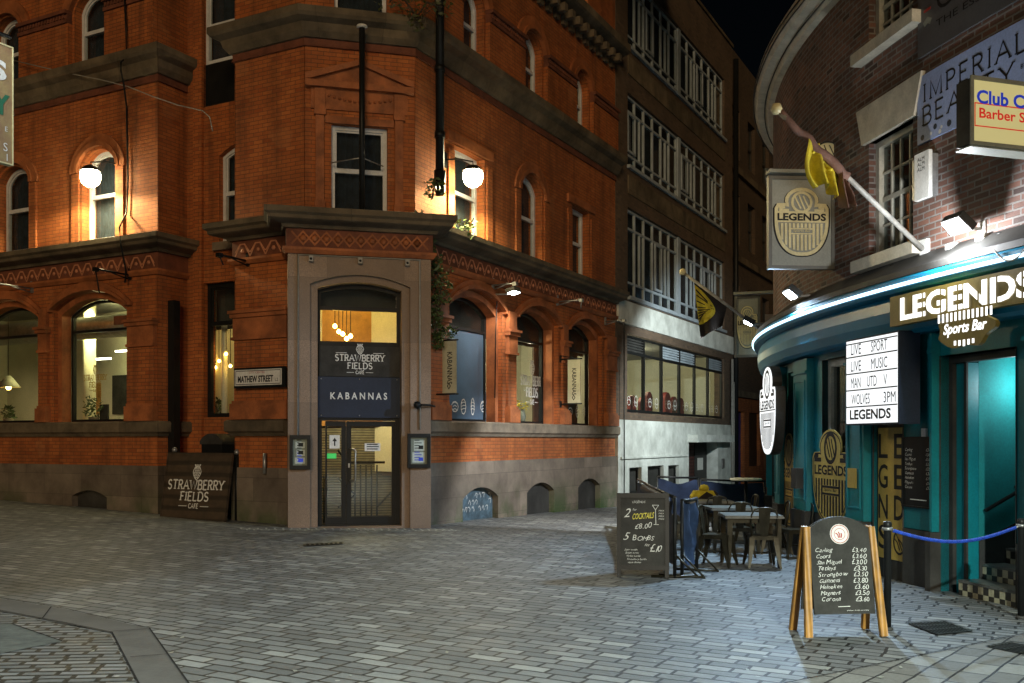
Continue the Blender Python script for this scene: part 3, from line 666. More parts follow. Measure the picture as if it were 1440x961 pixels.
for fr, a, b in ((FR, SB + .03, 1.16), (FR, 3.72, 4.22), (FR, 6.70, 7.10), (FR, 9.6, 10.42), (FL, TL, SA + .1), (FL, -4.80, WC + .01), (FL, -7.70, -7.33), (FL, -10.60, -10.23)): pier(fr, a, b, s_ok(fr, a))
# upper windows
for fr, lst in ((FR, UW_R), (FL, UW_L)):
    for i, q in enumerate(lst):
        sash(fr, *q); a, b, z0, zs, za = q
        if za - zs > .1:
            B('arch_hood', MB(fr).prism(band(a - .08, b + .08, zs, za + .06, .26, .12), .003, .06), 'terra'); B('arch_hood', MB(fr).prism(band(a - .08, b + .08, zs, za + .06, .10, .12), .06, .09), 'terra')
        for x0, x1 in ((a - .30, a - .06), (b + .06, b + .30)): B('pilaster', MB(fr).box(x0, x1, 6.03, zs - .14, .003, .05), 'brick')
        if za - zs < .1: B('window_head', MB(fr).box(a - .32, b + .32, za + .02, za + .22, .003, .06), 'terra')
for fr, lst, ends in ((FR, SW_R, (.05, REND - .05)), (FL, SW_L, (-12.5, WC - .03))):
    lst = sorted(lst)
    for q in lst:
        sash(fr, *q); a, b, z0, zs, za = q
        B('arch_hood', MB(fr).prism(band(a - .05, b + .05, zs, za + .04, .30, .0), .003, .07), 'terra'); B('arch_hood', MB(fr).prism(band(a - .05, b + .05, zs, za + .04, .10, .0), .07, .11), 'terra')
    xs = [ends[0]] + [v for q in lst for v in (q[0] - .06, q[1] + .06)] + [ends[1]]
    for x0, x1 in zip(xs[::2], xs[1::2]):
        B('upper_pier', MB(fr).box(x0, x1, 9.91, 10.92, .003, .12), 'brick')
        m = MB(fr); m.box(x0, x1, 10.92, 11.0, .003, .16); m.box(x0 + .01, x1 - .01, 11.0, 11.12, .003, .13); m.box(x0, x1, 11.12, 11.2, .003, .2); s = x0 + .05
        while s < x1 - .08: m.box(s, s + .05, 11.02, 11.10, .131, .165); s += .1
        B('upper_pier_cap', m, 'terra_dk')
for i, q in enumerate(TW_R): sash(FR, *q, curtain=(i != 2))
B('lit_room', MB(FR).box(7.2, 8.7, 13.3, 15.2, -1.4, -.9), 'wallcream')
lamp('lit_room_lamp', 'POINT', FR.P(7.9, 14.4, -.6), 14, (1, .78, .3), cb, shadow_soft_size=.08)
for fr, a, b in ((FR, 0, REND), (FL, WEND, WC), (FB, WC, -.8), (UPF, .0, UL)): B('interior_lining', MB(fr).quad(a, b, 5.55, 16.4, -.78 if fr is not FB else -.7), 'void')
# granite doorcase and entrance
d0, _ = PF.at(447, 500); d1, _ = PF.at(566, 500); dzs = PF.at(447, 404)[1]; dza = PF.at(500, 396)[1]; dzs = min(dzs, dza - .1)
o0, o1 = PF.s(436), PF.s(577)
B('doorcase', MB(PF).prism(rect(0, PW, -1, 5.16), -.10, 0, [arch(o0, o1, -1.2 + .21, dzs + .06, dza + .13)]), 'granite')
B('doorcase', MB(PF).prism(rect(.003, PW - .003, -1, 5.15), -.66, -.10, [arch(d0, d1, -.98, dzs, dza)]), 'granite')
dd = -.34; zt = [PF.at(505, v, dd)[1] for v in (432, 437.5, 481, 485, 531, 588, 592)]
dzb = gz(PF1.x + 1.3, PF1.y + .3) + .02
dw0, dw1 = d0 + .004, d1 - .004
m = MB(PF).prism(arch(dw0, dw1, dzb - .3, dzs - .01, dza - .01), dd - .07, dd, [arch(dw0 + .07, dw1 - .07, zt[0], dzs - .05, dza - .08), rect(dw0 + .06, dw1 - .06, zt[2], zt[1]), rect(dw0 + .09, dw1 - .09, dzb + .02, zt[6])])
B('door_frame', m, 'black'); f = B('transom_light', MB(PF).flat(arch(dw0 + .05, dw1 - .05, zt[2] - .02, dzs - .04, dza - .05), dd - .03), 'glass')
B('door_step', MB(PF).box(dw0, dw1, dzb - .4, dzb, dd - .5, .02), 'granite_dk')
def leafdoor(u0, u1, g0, g1, gv0, gv1, handle):
    a, b = PF.s(u0, dd), PF.s(u1, dd); ga, gb = PF.s(g0, dd), PF.s(g1, dd); zb, zt_ = PF.at(505, gv1, dd)[1], PF.at(505, gv0, dd)[1]
    m = MB(PF).prism(rect(a, b, dzb + .025, zt[6] - .005), dd - .055, dd - .005, [rect(ga, gb, zb, zt_)]); d_ = B('door', m, 'black')
    B('pane', MB(PF).flat(rect(ga - .01, gb + .01, zb - .01, zt_ + .01), dd - .03), 'glass', d_)
    if handle:
        h = PF.s(497, dd) + .03; z0, z1 = PF.at(500, 676, dd)[1], PF.at(500, 632, dd)[1]
        B('handle', MB(PF).tube([(h - .1, z0, dd), (h - .02, z0, dd + .09), (h, z0 + .03, dd + .1), (h, z1 - .03, dd + .1), (h - .02, z1, dd + .09), (h - .1, z1, dd)], .017, 8), 'steel', d_)
        B('lock', MB(PF).box(h - .13, h - .1, z0 + .25, z0 + .33, dd - .01, dd + .012), 'steel', d_)
    return d_
dl = leafdoor(457.5, 486.5, 460, 480, 600, 727, False); dr = leafdoor(487, 556.5, 494, 551, 600, 727, True)
# interior rooms seen through the glass
def room(fr, s0, s1, z0, z1, da, db, wall='wallcream', ceil='ceil'):
    B('room_wall', MB(fr).box(s0, s1, z0, z1, da - .1, da), wall); B('room_wall', MB(fr).box(s0 - .1, s0, z0, z1, da, db), wall); B('room_wall', MB(fr).box(s1, s1 + .1, z0, z1, da, db), wall)
    B('room_ceiling', MB(fr).box(s0, s1, z1, z1 + .1, da, db), ceil); B('room_floor', MB(fr).box(s0, s1, z0 - .1, z0, da, db), 'floorin')
room(FR, 1.0, 10.3, 1.0, 5.3, -3.0, -.47); room(FL, -15.5, -4.5, 1.0, 5.3, -4.6, -.47); room(FB, WC + .3, -1.0, 1.0, 5.4, -2.3, -.36); room(PF, .2, 2.5, dzb, 5.1, -2.2, -.67, 'timber')
for fr, s, z, d, e, c in ((FR, 5.4, 3.9, -1.7, 95, (1, .92, .6)), (FR, 8.6, 3.9, -1.7, 35, (1, .88, .6)), (FL, -5.9, 4.8, -2.4, 230, (1, .90, .40)), (FL, -9.0, 4.8, -2.4, 230, (1, .90, .40)), (FB, -2.3, 4.6, -1.2, 30, (1, .72, .25)), (PF, 1.2, 4.75, -1.3, 34, (1, .70, .18)), (PF, 1.4, 2.3, -1.1, 44, (1, .82, .42))):
    lamp('room_lamp', 'POINT', fr.P(s, z, d), e, c, cb, shadow_soft_size=.12)
B('upper_glass_backing', MB(FR).box(1.01, 10.29, 4.12, 5.29, -1.0, -.95), 'backing_dk'); B('upper_glass_backing', MB(PF).box(.21, 2.49, zt[0] - .02, 5.09, -.80, -.76), 'backing_dk'); B('upper_glass_backing', MB(FB).box(WC + .31, -1.01, gzb + 1.95, 5.39, -.6, -.56), 'backing_dk')  # dark panels added behind the upper glass so it looks unlit
B('purple_strip', MB(PF).box(.3, 2.4, zt[0] - .02, zt[0] + .03, -.759, -.74), 'purple'); B('dark_window_backing', MB(FR).box(7.0, 9.8, 1.01, 4.11, -.95, -.90), 'brown_dk')  # brown-black panel added behind the third window so it looks dark
for q in wl: pass
m = MB(FL)
for s in (-5.6, -8.6): m.lathe([(.16, 0), (.16, 4.2)], s - .7, 1.05, -2.6, 16)
B('iron_column', m, 'wallcream'); B('iron_column', MB(FB).lathe([(.07, 0), (.07, 3.2)], FB.s(316, -.55), 1.0, -.55, 14), 'wallcream'); B('wall_shelf', MB(FB).box(-2.6, -1.1, 2.62, 2.66, -2.29, -2.05), 'timber'); B('dark_panel', MB(FB).box(-2.5, -1.5, 2.8, 3.6, -2.298, -2.27), 'board')
m = MB(FL).tube([(-15, 4.45, -1.9), (-4.6, 4.45, -1.9)], .28, 18); B('air_duct', m, 'steel')
for s, z, d in ((-6.1, 4.0, -3.4), (-8.7, 4.0, -3.4), (-9.7, 3.8, -3.2)): B('ceiling_tube', MB(FL).box(s - .5, s + .5, z, z + .04, d, d + .08), 'tube')
for s, z, d in ((2.2, 4.6, -2.2), (5.2, 4.3, -2.3), (5.9, 4.55, -1.7), (8.2, 4.4, -2.2)): B('ceiling_tube', MB(FR).box(s - .25, s + .25, z, z + .04, d, d + .07), 'tube')
B('dark_panel', MB(FL).box(-6.3, -5.2, 4.30, 4.5, -.9, -.85), 'terra_dk'); B('lit_screen', MB(FL).box(-4.56, -4.52, 2.9, 3.2, -2.6, -1.9), 'screenblue')
for s, z0, z1, w_, mt in ((-6.9, 2.5, 3.5, .5, 'timber'), (-8.3, 2.3, 3.6, .7, 'board'), (-9.5, 2.5, 3.3, .55, 'terra_dk'), (-10.8, 2.4, 3.5, .6, 'board'), (-5.6, 2.2, 3.7, .5, 'board'), (-12, 2.4, 3.3, .7, 'timber')): B('wall_picture', MB(FL).box(s, s + w_, z0, z1, -4.598, -4.56), mt)
for z in (2.3, 2.75, 3.2): B('wall_shelf', MB(FL).box(-4.56, -4.502, z, z + .04, -4.3, -3.0), 'timber')
for d in (-4.0, -3.7, -3.3, -2.4, -1.6): B('wall_picture', MB(FL).box(-4.53, -4.503, 2.2 + .3 * (d < -3.5), 3.4, d, d + .25), 'terra_dk')
m = MB(FR)
for k in range(16): m.box(4.7 + k * .12, 4.75 + k * .12, 1.1, 2.9 + .0 * k, -1.6, -1.55)
B('slatted_screen', m, 'grey_frame')
# lobby: panelled wall, railings
m = MB(PF); zl = dzb
for r in range(4): m.box(.9, 2.3, 2.15 + r * .32, 2.18 + r * .32, -2.195, -2.15)
for k in range(6): m.box(.9 + k * .27, .93 + k * .27, 1.9, 3.2, -2.194, -2.16)
B('wall_grid', m, 'black'); M['dado'] = slatted('perforated_dado', (.05, .045, .03), (.20, .18, .11), .055); B('tile_dado', MB(PF).box(.21, 2.49, zl, 1.95, -2.19, -2.14), 'dado'); B('rail_shelf', MB(PF).box(.3, 2.4, 1.96, 2.08, -2.19, -2.0), 'timber'); B('lobby_mat', MB(PF).box(.3, 2.4, zl, zl + .02, -2.1, -.7), 'char')
m = MB(PF)
for k in range(5): m.tube([(1.35 + k * .11, zl, -1.2), (1.35 + k * .11, zl + 1.15, -1.2)], .018, 6)
m.tube([(1.0, zl + 1.45, -1.0), (1.2, zl + 1.2, -1.2), (1.95, zl + 1.2, -1.2)], .025, 6); m.tube([(1.0, zl + .9, -1.1), (1.35, zl + .55, -1.2)], .02, 6); m.tube([(1.35, zl + .55, -1.2), (1.0, zl + .3, -1.1)], .02, 6); m.tube([(1.8, zl + .3, -1.2), (2.2, zl + .7, -1.25)], .02, 6)
for k in range(4): m.tube([(.42 + k * .1, zl, -.95), (.42 + k * .1, zl + .95, -.95)], .015, 6)
for k in range(4): m.tube([(.36, zl + .2 + k * .24, -.95), (.8, zl + .2 + k * .24, -.95)], .015, 6)
B('lobby_railing', m, 'gun')
# drainpipes on the corner building
s = FR.s(618.5, .44); m = MB(FR).tube([(s, 6.9, .44), (s, 16.5, .44)], .085, 10)
for z in (7.6, 8.9, 10.2, 11.8): m.tube([(s, z, .44), (s, z + .12, .44)], .105, 10)
m.lathe([(.0, 0), (.08, .02), (.1, .12), (.12, .5), (.10, .5), (0, .46)], s, 6.45, .44, 12); B('downpipe', m, 'black')
m = MB(FRET).box(.22, .40, -.9, 4.62, .05, .22); B('cable_riser', m, 'black')

# ------------------------------------------------------------------ the office block beyond
ob = thing('office_building', 'brown brick office block with white gridded windows and white rendered ground floor', 'building', FR.P(16.5, -.3, 0))
B = lambda name, mb, mat, parent=None, **k: build(name, mb, M[mat], parent or ob, **k)
W0, W1 = REND + .05, 23.05; ROWS = [(13.5, 15.85), (9.92, 12.1), (5.98, 8.66)]; WS0, WS1, WM = 11.46, 21.88, 16.45
B('front_wall', MB(FR).prism(rect(W0, W1, 2.2, 17.5), -.4, 0, [rect(WS0, WS1, a, b) for a, b in ROWS] + [rect(11.42, 21.85, 2.5, 4.86)]), 'dbrick')
B('end_wall', MB(FR).box(W1 - .35, W1, -1.5, 17.5, -9, -.41), 'dbrick'); B('flat_roof', MB(FR).box(W0, W1, 17.2, 17.4, -12, -.41), 'roof'); B('parapet_coping', MB(FR).box(W0, W1, 17.5, 17.62, -.45, .06), 'stone')
B('rendered_band', MB(FR).box(W0 + .01, W1, 5.12, 5.80, .003, .09), 'render')
for k, (a, b) in enumerate(ROWS):
    for s0, s1 in ((WS0 + .02, WM - .14), (WM + .14, WS1 - .02)):
        tz, bz = b - .22 * (b - a), a + .17 * (b - a); m = MB(FR).prism(rect(s0, s1, a + .02, b - .02), -.16, -.08, [rect(s0 + .07, s1 - .07, a + .09, b - .09)])
        m.box(s0 + .07, s1 - .07, tz - .035, tz + .035, -.15, -.085); m.box(s0 + .07, s1 - .07, bz - .035, bz + .035, -.15, -.085)
        n = 6
        for i in range(1, n):
            s = s0 + (s1 - s0) * i / n; m.box(s - .035, s + .035, a + .09, b - .09, -.149, -.079)
        for i in (1, 4): s = s0 + (s1 - s0) * (i + .55) / n; m.box(s - .025, s + .025, bz, tz, -.148, -.08)
        i = (2, 0, 3)[k]; sa = s0 + (s1 - s0) * (i + .08) / n; sb = s0 + (s1 - s0) * (i + .92) / n
        m.prism(rect(sa, sb, bz + .06, tz - .06), -.06, -.02, [rect(sa + .07, sb - .07, bz + .13, tz - .13)])
        f = B('window', m, 'grey_frame'); B('pane', MB(FR).flat(rect(s0 + .03, s1 - .03, a + .05, b - .05), -.12), 'glass', f)
        m = MB(FR); q = len(m.v); nn = 40
        for i in range(nn + 1): s = s0 + (s1 - s0) * i / nn; dq = -.34 - .04 * math.sin(i * 1.9); m.vert(s, a, dq); m.vert(s, b, dq)
        for i in range(nn): m.face((q + 2 * i, q + 2 * i + 2, q + 2 * i + 3, q + 2 * i + 1), None, True)
        B('blind', m, 'curtain', f)
    B('window_mullion', MB(FR).box(WM - .138, WM + .138, a, b, -.17, -.04), 'grey_frame'); B('window_sill', MB(FR).box(WS0 - .05, WS1 + .05, a - .1, a - .003, -.1, .1), 'grey_frame')
    if k < 2: B('spandrel', MB(FR).box(WS0, WS1, a - .85, a - .3, .003, .03), 'stone')
cuts = [11.44, 13.1, 14.78, 16.62, 18.35, 20.0, 21.83]
m = MB(FR).prism(rect(11.44, 21.83, 2.52, 4.84), -.16, -.08, [rect(a + .07, b - .07, 2.6, 4.28) for a, b in zip(cuts, cuts[1:])] + [rect(a + .06, b - .06, 4.36, 4.78) for a, b in zip(cuts, cuts[1:])])
f = B('shop_window', m, 'black'); B('pane', MB(FR).flat(rect(11.5, 21.8, 2.55, 4.3), -.12), 'glass', f)
for i, (a, b) in enumerate(zip(cuts, cuts[1:])):
    m = MB(FR)
    if i in (0, 2, 3, 5):
        for k in range(5): m.box(a + .06, b - .06, 4.37 + k * .083, 4.42 + k * .083, -.15, -.09)
        m.box(a + .06, b - .06, 4.36, 4.78, -.165, -.155); B('louvre', m, 'grey_frame' if i else 'char', f)
    else: B('pane', m.flat(rect(a + .05, b - .05, 4.35, 4.79), -.12), 'glass_dk', f)
B('room_wall', MB(FR).box(11, 22.5, 2.2, 5.1, -4.6, -4.5), 'wallcream'); B('room_ceiling', MB(FR).box(11, 22.5, 5.0, 5.09, -4.5, -.41), 'ceil'); B('room_floor', MB(FR).box(11, 22.5, 2.1, 2.2, -4.5, -.41), 'floorin')
for s in (11, 22.4): B('room_wall', MB(FR).box(s, s + .1, 2.2, 5.0, -4.5, -.41), 'wallcream')
for s in (12.4, 14.4, 16.2): B('ceiling_tube', MB(FR).box(s, s + .9, 4.2, 4.25, -3.4, -3.3), 'tube')
for s0, h, d in ((15.0, 3.1, -1.3), (15.7, 2.95, -1.7), (16.9, 3.3, -1.4), (17.6, 3.15, -1.9), (18.6, 3.35, -1.3), (19.3, 3.4, -1.6), (20.2, 3.2, -1.3), (20.9, 3.3, -1.8)): B('chair_back', MB(FR).prism(arch(s0, s0 + .62, 2.2, h - .1, h + .1), d - .1, d), 'red')
B('interior_lining', MB(FR).quad(W0, W1, 5.2, 17, -.55), 'void')
for s, e in ((13, 170), (17.5, 170)): lamp('shop_lamp', 'POINT', FR.P(s, 4.6, -2.4), e, (1, .9, .58), ob, shadow_soft_size=.15)
m = MB(FR)
for i in range(16):                                           # row of white food drawings along the shop glass
    s = 11.75 + i * .62; k = i % 3
    if any(abs(s - c) < .2 for c in cuts): continue
    m.ribbon([(s + .14 * math.cos(a * .785), 2.86 + (.14, .17, .12)[k] * math.sin(a * .785)) for a in range(8)], .022, -.075, True)
    m.ribbon([(s - .12, 2.86), (s, 2.86 + (.05, -.05, .0)[k]), (s + .12, 2.86)], .022, -.074)
B('window_print', m, 'letter', f)
SW = [(11.42, 12.46, -.9, .84), (13.0, 14.5, -.9, .85), (14.97, 16.07, -.9, .83)]
B('rendered_wall', MB(FR).prism(rect(W0 + .01, W1 - .01, -2, 2.27), -.5, .07, [rect(*[q[0], q[1], max(q[2], -.1) + .12, q[3]]) for q in SW] + [rect(17.15, 20.72, -1.9, 1.58)]), 'render')
B('ledge', MB(FR).box(W0 + .2, 16.9, 1.11, 1.17, .073, .12), 'render')
B('door_canopy', MB(FR).box(17.05, 21.8, 1.60, 1.86, .073, .42), 'render')
for q in SW:
    m = MB(FR).prism(rect(q[0], q[1], .02, q[3]), -.12, -.04, [rect(q[0] + .09, q[1] - .09, .11, q[3] - .09)]); f = B('small_window', m, 'black'); B('pane', MB(FR).box(q[0] + .08, q[1] - .08, .1, q[3] - .08, -.1, -.09), 'char', f)
M['dkred'] = slatted('dark_red_shutter', (.035, .012, .01), (.085, .028, .022), .12)
d_ = B('roller_door', MB(FR).box(17.16, 19.2, -1.5, 1.575, -.46, -.38), 'dkred'); d2 = B('side_door', MB(FR).box(19.22, 20.71, -1.5, 1.575, -.46, -.36), 'char')
B('notice', MB(FR).box(19.5, 20.2, .55, 1.0, -.355, -.35), 'letter', d2); B('lower_panel', MB(FR).box(19.35, 20.6, -.9, .2, -.355, -.345), 'sill', d2); B('notice', MB(FR).box(17.6, 17.85, 1.2, 1.42, -.375, -.37), 'letter', d_)
B('intercom', MB(FR).box(21.2, 21.5, .6, .95, .073, .12), 'steel')
for s, z0, z1, r in ((22.55, -1.5, 4.9, .06), (22.75, -1.5, 4.0, .045), (10.85, -1.5, 5.1, .02)): B('pipe', MB(FR).tube([(s, z0, .13), (s, z1, .13)], r, 8), 'conduit' if s > 11 else 'char')
B('downpipe', MB(FR).tube([(W1 - .08, -1.5, .16), (W1 - .08, 17, .16)], .11, 8), 'black')

# ------------------------------------------------------------------ the warehouse farther down the alley and what closes it
xb = thing('warehouse_building', 'dark brick warehouse farthest down the alley beside the office block', 'building', FR.P(28, -.6, -.2))
B = lambda name, mb, mat, parent=None, **k: build(name, mb, M[mat], parent or xb, **k)
XW = [(s, s + 1.3, z, z + 2.1) for s in (24.2, 26.8, 29.4, 32.0) for z in (6.2, 10.0, 13.6)]
B('front_wall', MB(FR).prism(rect(W1 + .02, 38, 3.5, 18), -.75, -.35, [rect(*q) for q in XW]), 'xbrick')
B('ground_floor_wall', MB(FR).prism(rect(W1 + .02, 38, -2, 3.49), -.75, -.34, [rect(23.6, 26.2, -2, 2.9), rect(27, 29, .5, 2.9)]), 'brick')
for z in (3.5, 9.2, 12.9): B('string_course', MB(FR).box(W1 + .02, 38, z, z + .28, -.339, -.2), 'stone')
for q in XW:
    m = MB(FR).prism(rect(*q), -.6, -.52, [rect(q[0] + .1, q[1] - .1, q[2] + .1, q[2] + 1.0), rect(q[0] + .1, q[1] - .1, q[2] + 1.1, q[3] - .1)]); f = B('window', m, 'char'); B('pane', MB(FR).flat(rect(q[0] + .05, q[1] - .05, q[2] + .05, q[3] - .05), -.56), 'glass_dk', f)
B('interior_lining', MB(FR).quad(W1, 38, 3, 18, -.9), 'void'); M['bluedoor'] = paint('dark_blue_door', (.012, .02, .16), .5, .2, 3)
B('blue_door', MB(FR).box(23.62, 26.18, -2, 2.88, -.6, -.5), 'bluedoor'); B('shop_window', MB(FR).box(27.02, 28.98, .5, 2.9, -.6, -.5), 'black')
B('end_wall', MB(FR).box(36.5, 38, -2, 18, -.33, 8), 'xbrick'); B('flat_roof', MB(FR).box(W1 + .1, 38, 17.8, 17.95, -10, -.4), 'roof')

# ------------------------------------------------------------------ the bowed corner bar
fx = lambda y: ((5.54034977e-04 * y + 4.91483918e-03) * y - 0.559240712) * y + 9.80635252
dfx = lambda y: (3 * 5.54034977e-04 * y + 2 * 4.91483918e-03) * y - 0.559240712
pts = []; y = 22.5; t = Vector((dfx(y), 1)).normalized(); p = Vector((fx(y), y))
for k in range(20, 0, -1): q = p + t * k * .9; pts.append((q.x, q.y))
while y > 9.2: pts.append((fx(y), y)); y -= .1
t = Vector((dfx(9.2), 1)).normalized(); p = Vector((fx(9.2), 9.2))
for k in range(0, 22): q = p - t * k * .3; pts.append((q.x, q.y))
BC = Curve(pts); BW = -.30                                     # wall face lies .3 behind the fascia line
bb = thing('bar_building', 'weathered brick bar on a bowed corner with glossy teal ground floor and pale gutter', 'building', (BC.P(24, 0).x + 1, BC.P(24, 0).y, -.2))
B = lambda name, mb, mat, parent=None, **k: build(name, mb, M[mat], parent or bb, **k)
SE = BC.L[-1] - .2; S0 = 0.5
def srange(a, b, st=.35): n = max(1, math.ceil(abs(b - a) / st)); return [a + (b - a) * i / n for i in range(n + 1)]
def gridwall(m, cells_s, cells_z, holes, d0, d1):
    for s0, s1 in zip(cells_s, cells_s[1:]):
        for z0, z1 in zip(cells_z, cells_z[1:]):
            sm, zm = (s0 + s1) / 2, (z0 + z1) / 2
            if any(h[0] < sm < h[1] and h[2] < zm < h[3] for h in holes): continue
            for d in (d0, d1):
                a = [m.vert(s, z, d) for s, z in ((s0, z0), (s1, z0), (s1, z1), (s0, z1))]; m.face(a, [(m.l[i][0], m.l[i][1]) for i in a])
    for h in holes:
        for k in range(2): 
            a = [m.vert(h[k], z, d) for z, d in ((h[2], d0), (h[2], d1), (h[3], d1), (h[3], d0))]; m.face(a)
            a = [m.vert(s, h[2 + k], d) for s, d in ((h[0], d0), (h[0], d1), (h[1], d1), (h[1], d0))]; m.face(a)
    return m
wl0, wl1 = BC.s(1222, BW), BC.s(1284, BW)                        # the first-floor sash
UWN = [(wl0, wl1, 4.11, 5.68), (wl0, wl1, 6.95, 8.0), (wl1 + 3.4, wl1 + 4.8, 4.11, 5.68), (wl1 + 3.4, wl1 + 4.8, 6.95, 8.0), (wl0 - 7.2, wl0 - 6.1, 4.11, 5.68), (wl0 - 7.2, wl0 - 6.1, 6.95, 8.0)]
cs_ = sorted(set(srange(S0, SE, .3) + [q for h in UWN for q in h[:2]])); cz_ = sorted({2.97, 3.6, 8.0, 8.3} | {q for h in UWN for q in h[2:]})
B('brick_wall', gridwall(MB(BC), cs_, cz_, UWN, BW - .35, BW), 'lbrick', normals=True)
for i, h in enumerate(UWN):
    s0, s1, z0, z1 = h; m = MB(BC).prism(rect(s0, s1, z0, z1), BW - .22, BW - .10, [rect(s0 + .09, s1 - .09, z0 + .08, z1 - .08)])
    for k in range(1, 4): s = s0 + .09 + (s1 - s0 - .18) * k / 4; m.box(s - .014, s + .014, z0 + .08, z1 - .08, BW - .19, BW - .15)
    for k in range(1, 4): z = z0 + .08 + (z1 - z0 - .16) * k / 4; q = .03 if k == 2 else .014; m.box(s0 + .09, s1 - .09, z - q, z + q, BW - .192, BW - .148)
    f = B('window', m, 'cream'); B('pane', MB(BC).flat(rect(s0 + .05, s1 - .05, z0 + .05, z1 - .05), BW - .17), 'glass_dk', f)
    B('window_sill', MB(BC).box(s0 - .22, s1 + .22, z0 - .16, z0 - .003, BW - .1, BW + .16), 'cream')
    if z1 < 6: B('lintel', MB(BC).prism([(s0 - .1, z1), (s1 + .1, z1), (s1 + .26, z1 + .50), (s0 - .26, z1 + .50)], BW - .12, BW + .06), 'cream')
B('interior_lining', MB(BC).sweep([(BW - .7, 2.9), (BW - .7, 8.3)], srange(S0, SE), False), 'void', normals=False)
B('gutter', MB(BC).sweep([(BW - .05, 8.02), (BW + .10, 8.05), (BW + .14, 8.14), (BW + .30, 8.16), (BW + .36, 8.24), (BW + .36, 8.38), (BW + .30, 8.38), (BW + .28, 8.3), (BW - .05, 8.32)], srange(S0, SE)), 'cream')
for dz, dd_ in ((8.30, .375), (8.21, .372), (8.11, .16)): B('gutter_cable', MB(BC).tube([(s, dz + .012 * math.sin(s * 2.1), BW + dd_) for s in srange(S0 + 5, SE)], .012, 5), 'char')
B('pitched_roof', MB(BC).sweep([(BW + .2, 8.33), (BW - 4, 10.6), (BW - 4, 10.5), (BW + .2, 8.30)], srange(S0, SE)), 'roof')
# shopfront: fascia with neon, wall panels, pilasters, windows, door, porch
B('fascia', MB(BC).sweep([(BW - .1, 2.96), (-.10, 2.96), (-.05, 3.0), (-.01, 3.12), (0, 3.25), (-.02, 3.38), (-.05, 3.44), (.06, 3.46), (.08, 3.50), (.08, 3.60), (.02, 3.64), (BW - .1, 3.70)], srange(S0, SE, .25)), 'fascia', normals=True)
B('neon_strip', MB(BC).sweep([(.083, 3.515), (.105, 3.525), (.105, 3.55), (.083, 3.56)], srange(6, SE, .25)), 'neon')
B('lead_flashing', MB(BC).sweep([(BW + .003, 3.95), (BW + .015, 3.95), (.03, 3.72), (.03, 3.645), (BW, 3.701)], srange(S0, SE)), 'char')
ds0, ds1 = BC.s(1229, BW), BC.s(1271, BW); ps0, ps1 = BC.s(1323, BW), BC.s(1430, BW)      # gold door, stepped porch
win = []
for u0, u1, zt_ in ((1110, 1124.5, 2.80), (1158, 1190.5, 2.86)): win.append((BC.s(u0, BW), BC.s(u1, BW), .55, zt_))
s_ = win[0][0] - 1.9; win.append((s_ - .8, s_, .55, 2.8)); holes = win + [(ds0, ds1, -1, 2.2), (ps0, ps1, -1, 2.66)]
cs_ = sorted(set(srange(S0, SE, .3) + [q for h in holes for q in h[:2]])); cz_ = sorted({-1, .62, 2.96} | {q for h in holes for q in h[2:]})
zpl = .50
B('shopfront_wall', gridwall(MB(BC), cs_, [z for z in cz_ if z >= .55] , holes, BW - .3, BW), 'teal')
B('shopfront_plinth', gridwall(MB(BC), cs_, [-1, .545], holes, BW - .3, BW + .02), 'char')
for h in win:
    s0, s1, z0, z1 = h; m = MB(BC).prism(rect(s0, s1, z0, z1), BW - .16, BW - .07, [rect(s0 + .11, s1 - .11, z0 + .1, z1 - .11)]); f = B('shop_window', m, 'cream'); B('pane', MB(BC).flat(rect(s0 + .06, s1 - .06, z0 + .05, z1 - .05), BW - .12), 'glass_dk', f)
def pilaster(s0, s1, d=.12):
    B('pilaster', MB(BC).box(s0, s1, .56, 2.93, BW + .004, BW + d, 3), 'teal'); B('pilaster_cap', MB(BC).box(s0 - .02, s1 + .02, 2.70, 2.74, BW + d + .002, BW + d + .03, 3), 'teal')
    if abs(s1 - s0) > .3:
        a, b = min(s0, s1) + .07, max(s0, s1) - .07; m = MB(BC)
        for q in ((a, a + .025, .72, 2.6), (b - .025, b, .72, 2.6), (a + .026, b - .026, .72, .745), (a + .026, b - .026, 2.575, 2.6)): m.box(*q, BW + d + .002, BW + d + .018)
        B('pilaster_moulding', m, 'teal')
    B('pilaster_base', MB(BC).box(s0 - .03, s1 + .03, -1, .555, BW + .024, BW + d + .04, 3), 'char')
for u0, u1 in ((1126, 1145), (1200.5, 1226), (1319.5, 1322.6)):
    pilaster(BC.s(u0, BW), BC.s(u1, BW))
pilaster(win[0][0] - .75, win[0][0] - .25)
pilaster(ps1 + .24, ps1 + .62); pilaster(win[0][0] - 3.4, win[0][0] - 3.0)
B('shopfront_lining', MB(BC).sweep([(BW - .5, -1), (BW - .5, 2.95)], srange(S0, ps0 - .05) , False), 'void', normals=False)
# gold door with stencilled word
m = MB(BC).box(ds0 + .003, ds1 - .003, -.4, 2.19, BW - .12, BW - .05); gd = B('entrance_door', m, 'char')
DT = BC.sub((ds0 + ds1) / 2, 0, BW - .05); dw = ds1 - ds0
g = B('door_panel', MB(DT).box(-dw / 2 + .05, dw / 2 - .02, .10, 1.82, .001, .012), 'gold', gd)
m = MB(DT)
for z, a in ((1.42, 'LE'), (1.02, 'GE'), (.62, 'ND'), (.22, 'S')):
    for k, ch in enumerate(a): put_text(m, ch, -.19 + .38 * k, z, .0135, .32, .23, 'C', .012)
m.ribbon([(.20 + .13 * math.cos(a * .35), .34 + .15 * math.sin(a * .35)) for a in range(18)], .03, .0135, True)
for q in (-1, 0, 1): m.ribbon([(.20 + q * .05 - .07, .34 + .1 - .06 * abs(q)), (.20 + q * .05, .34), (.20 + q * .05 + .06, .34 - .1)], .018, .0138)
B('stencil_letters', m, 'blackvinyl', gd)
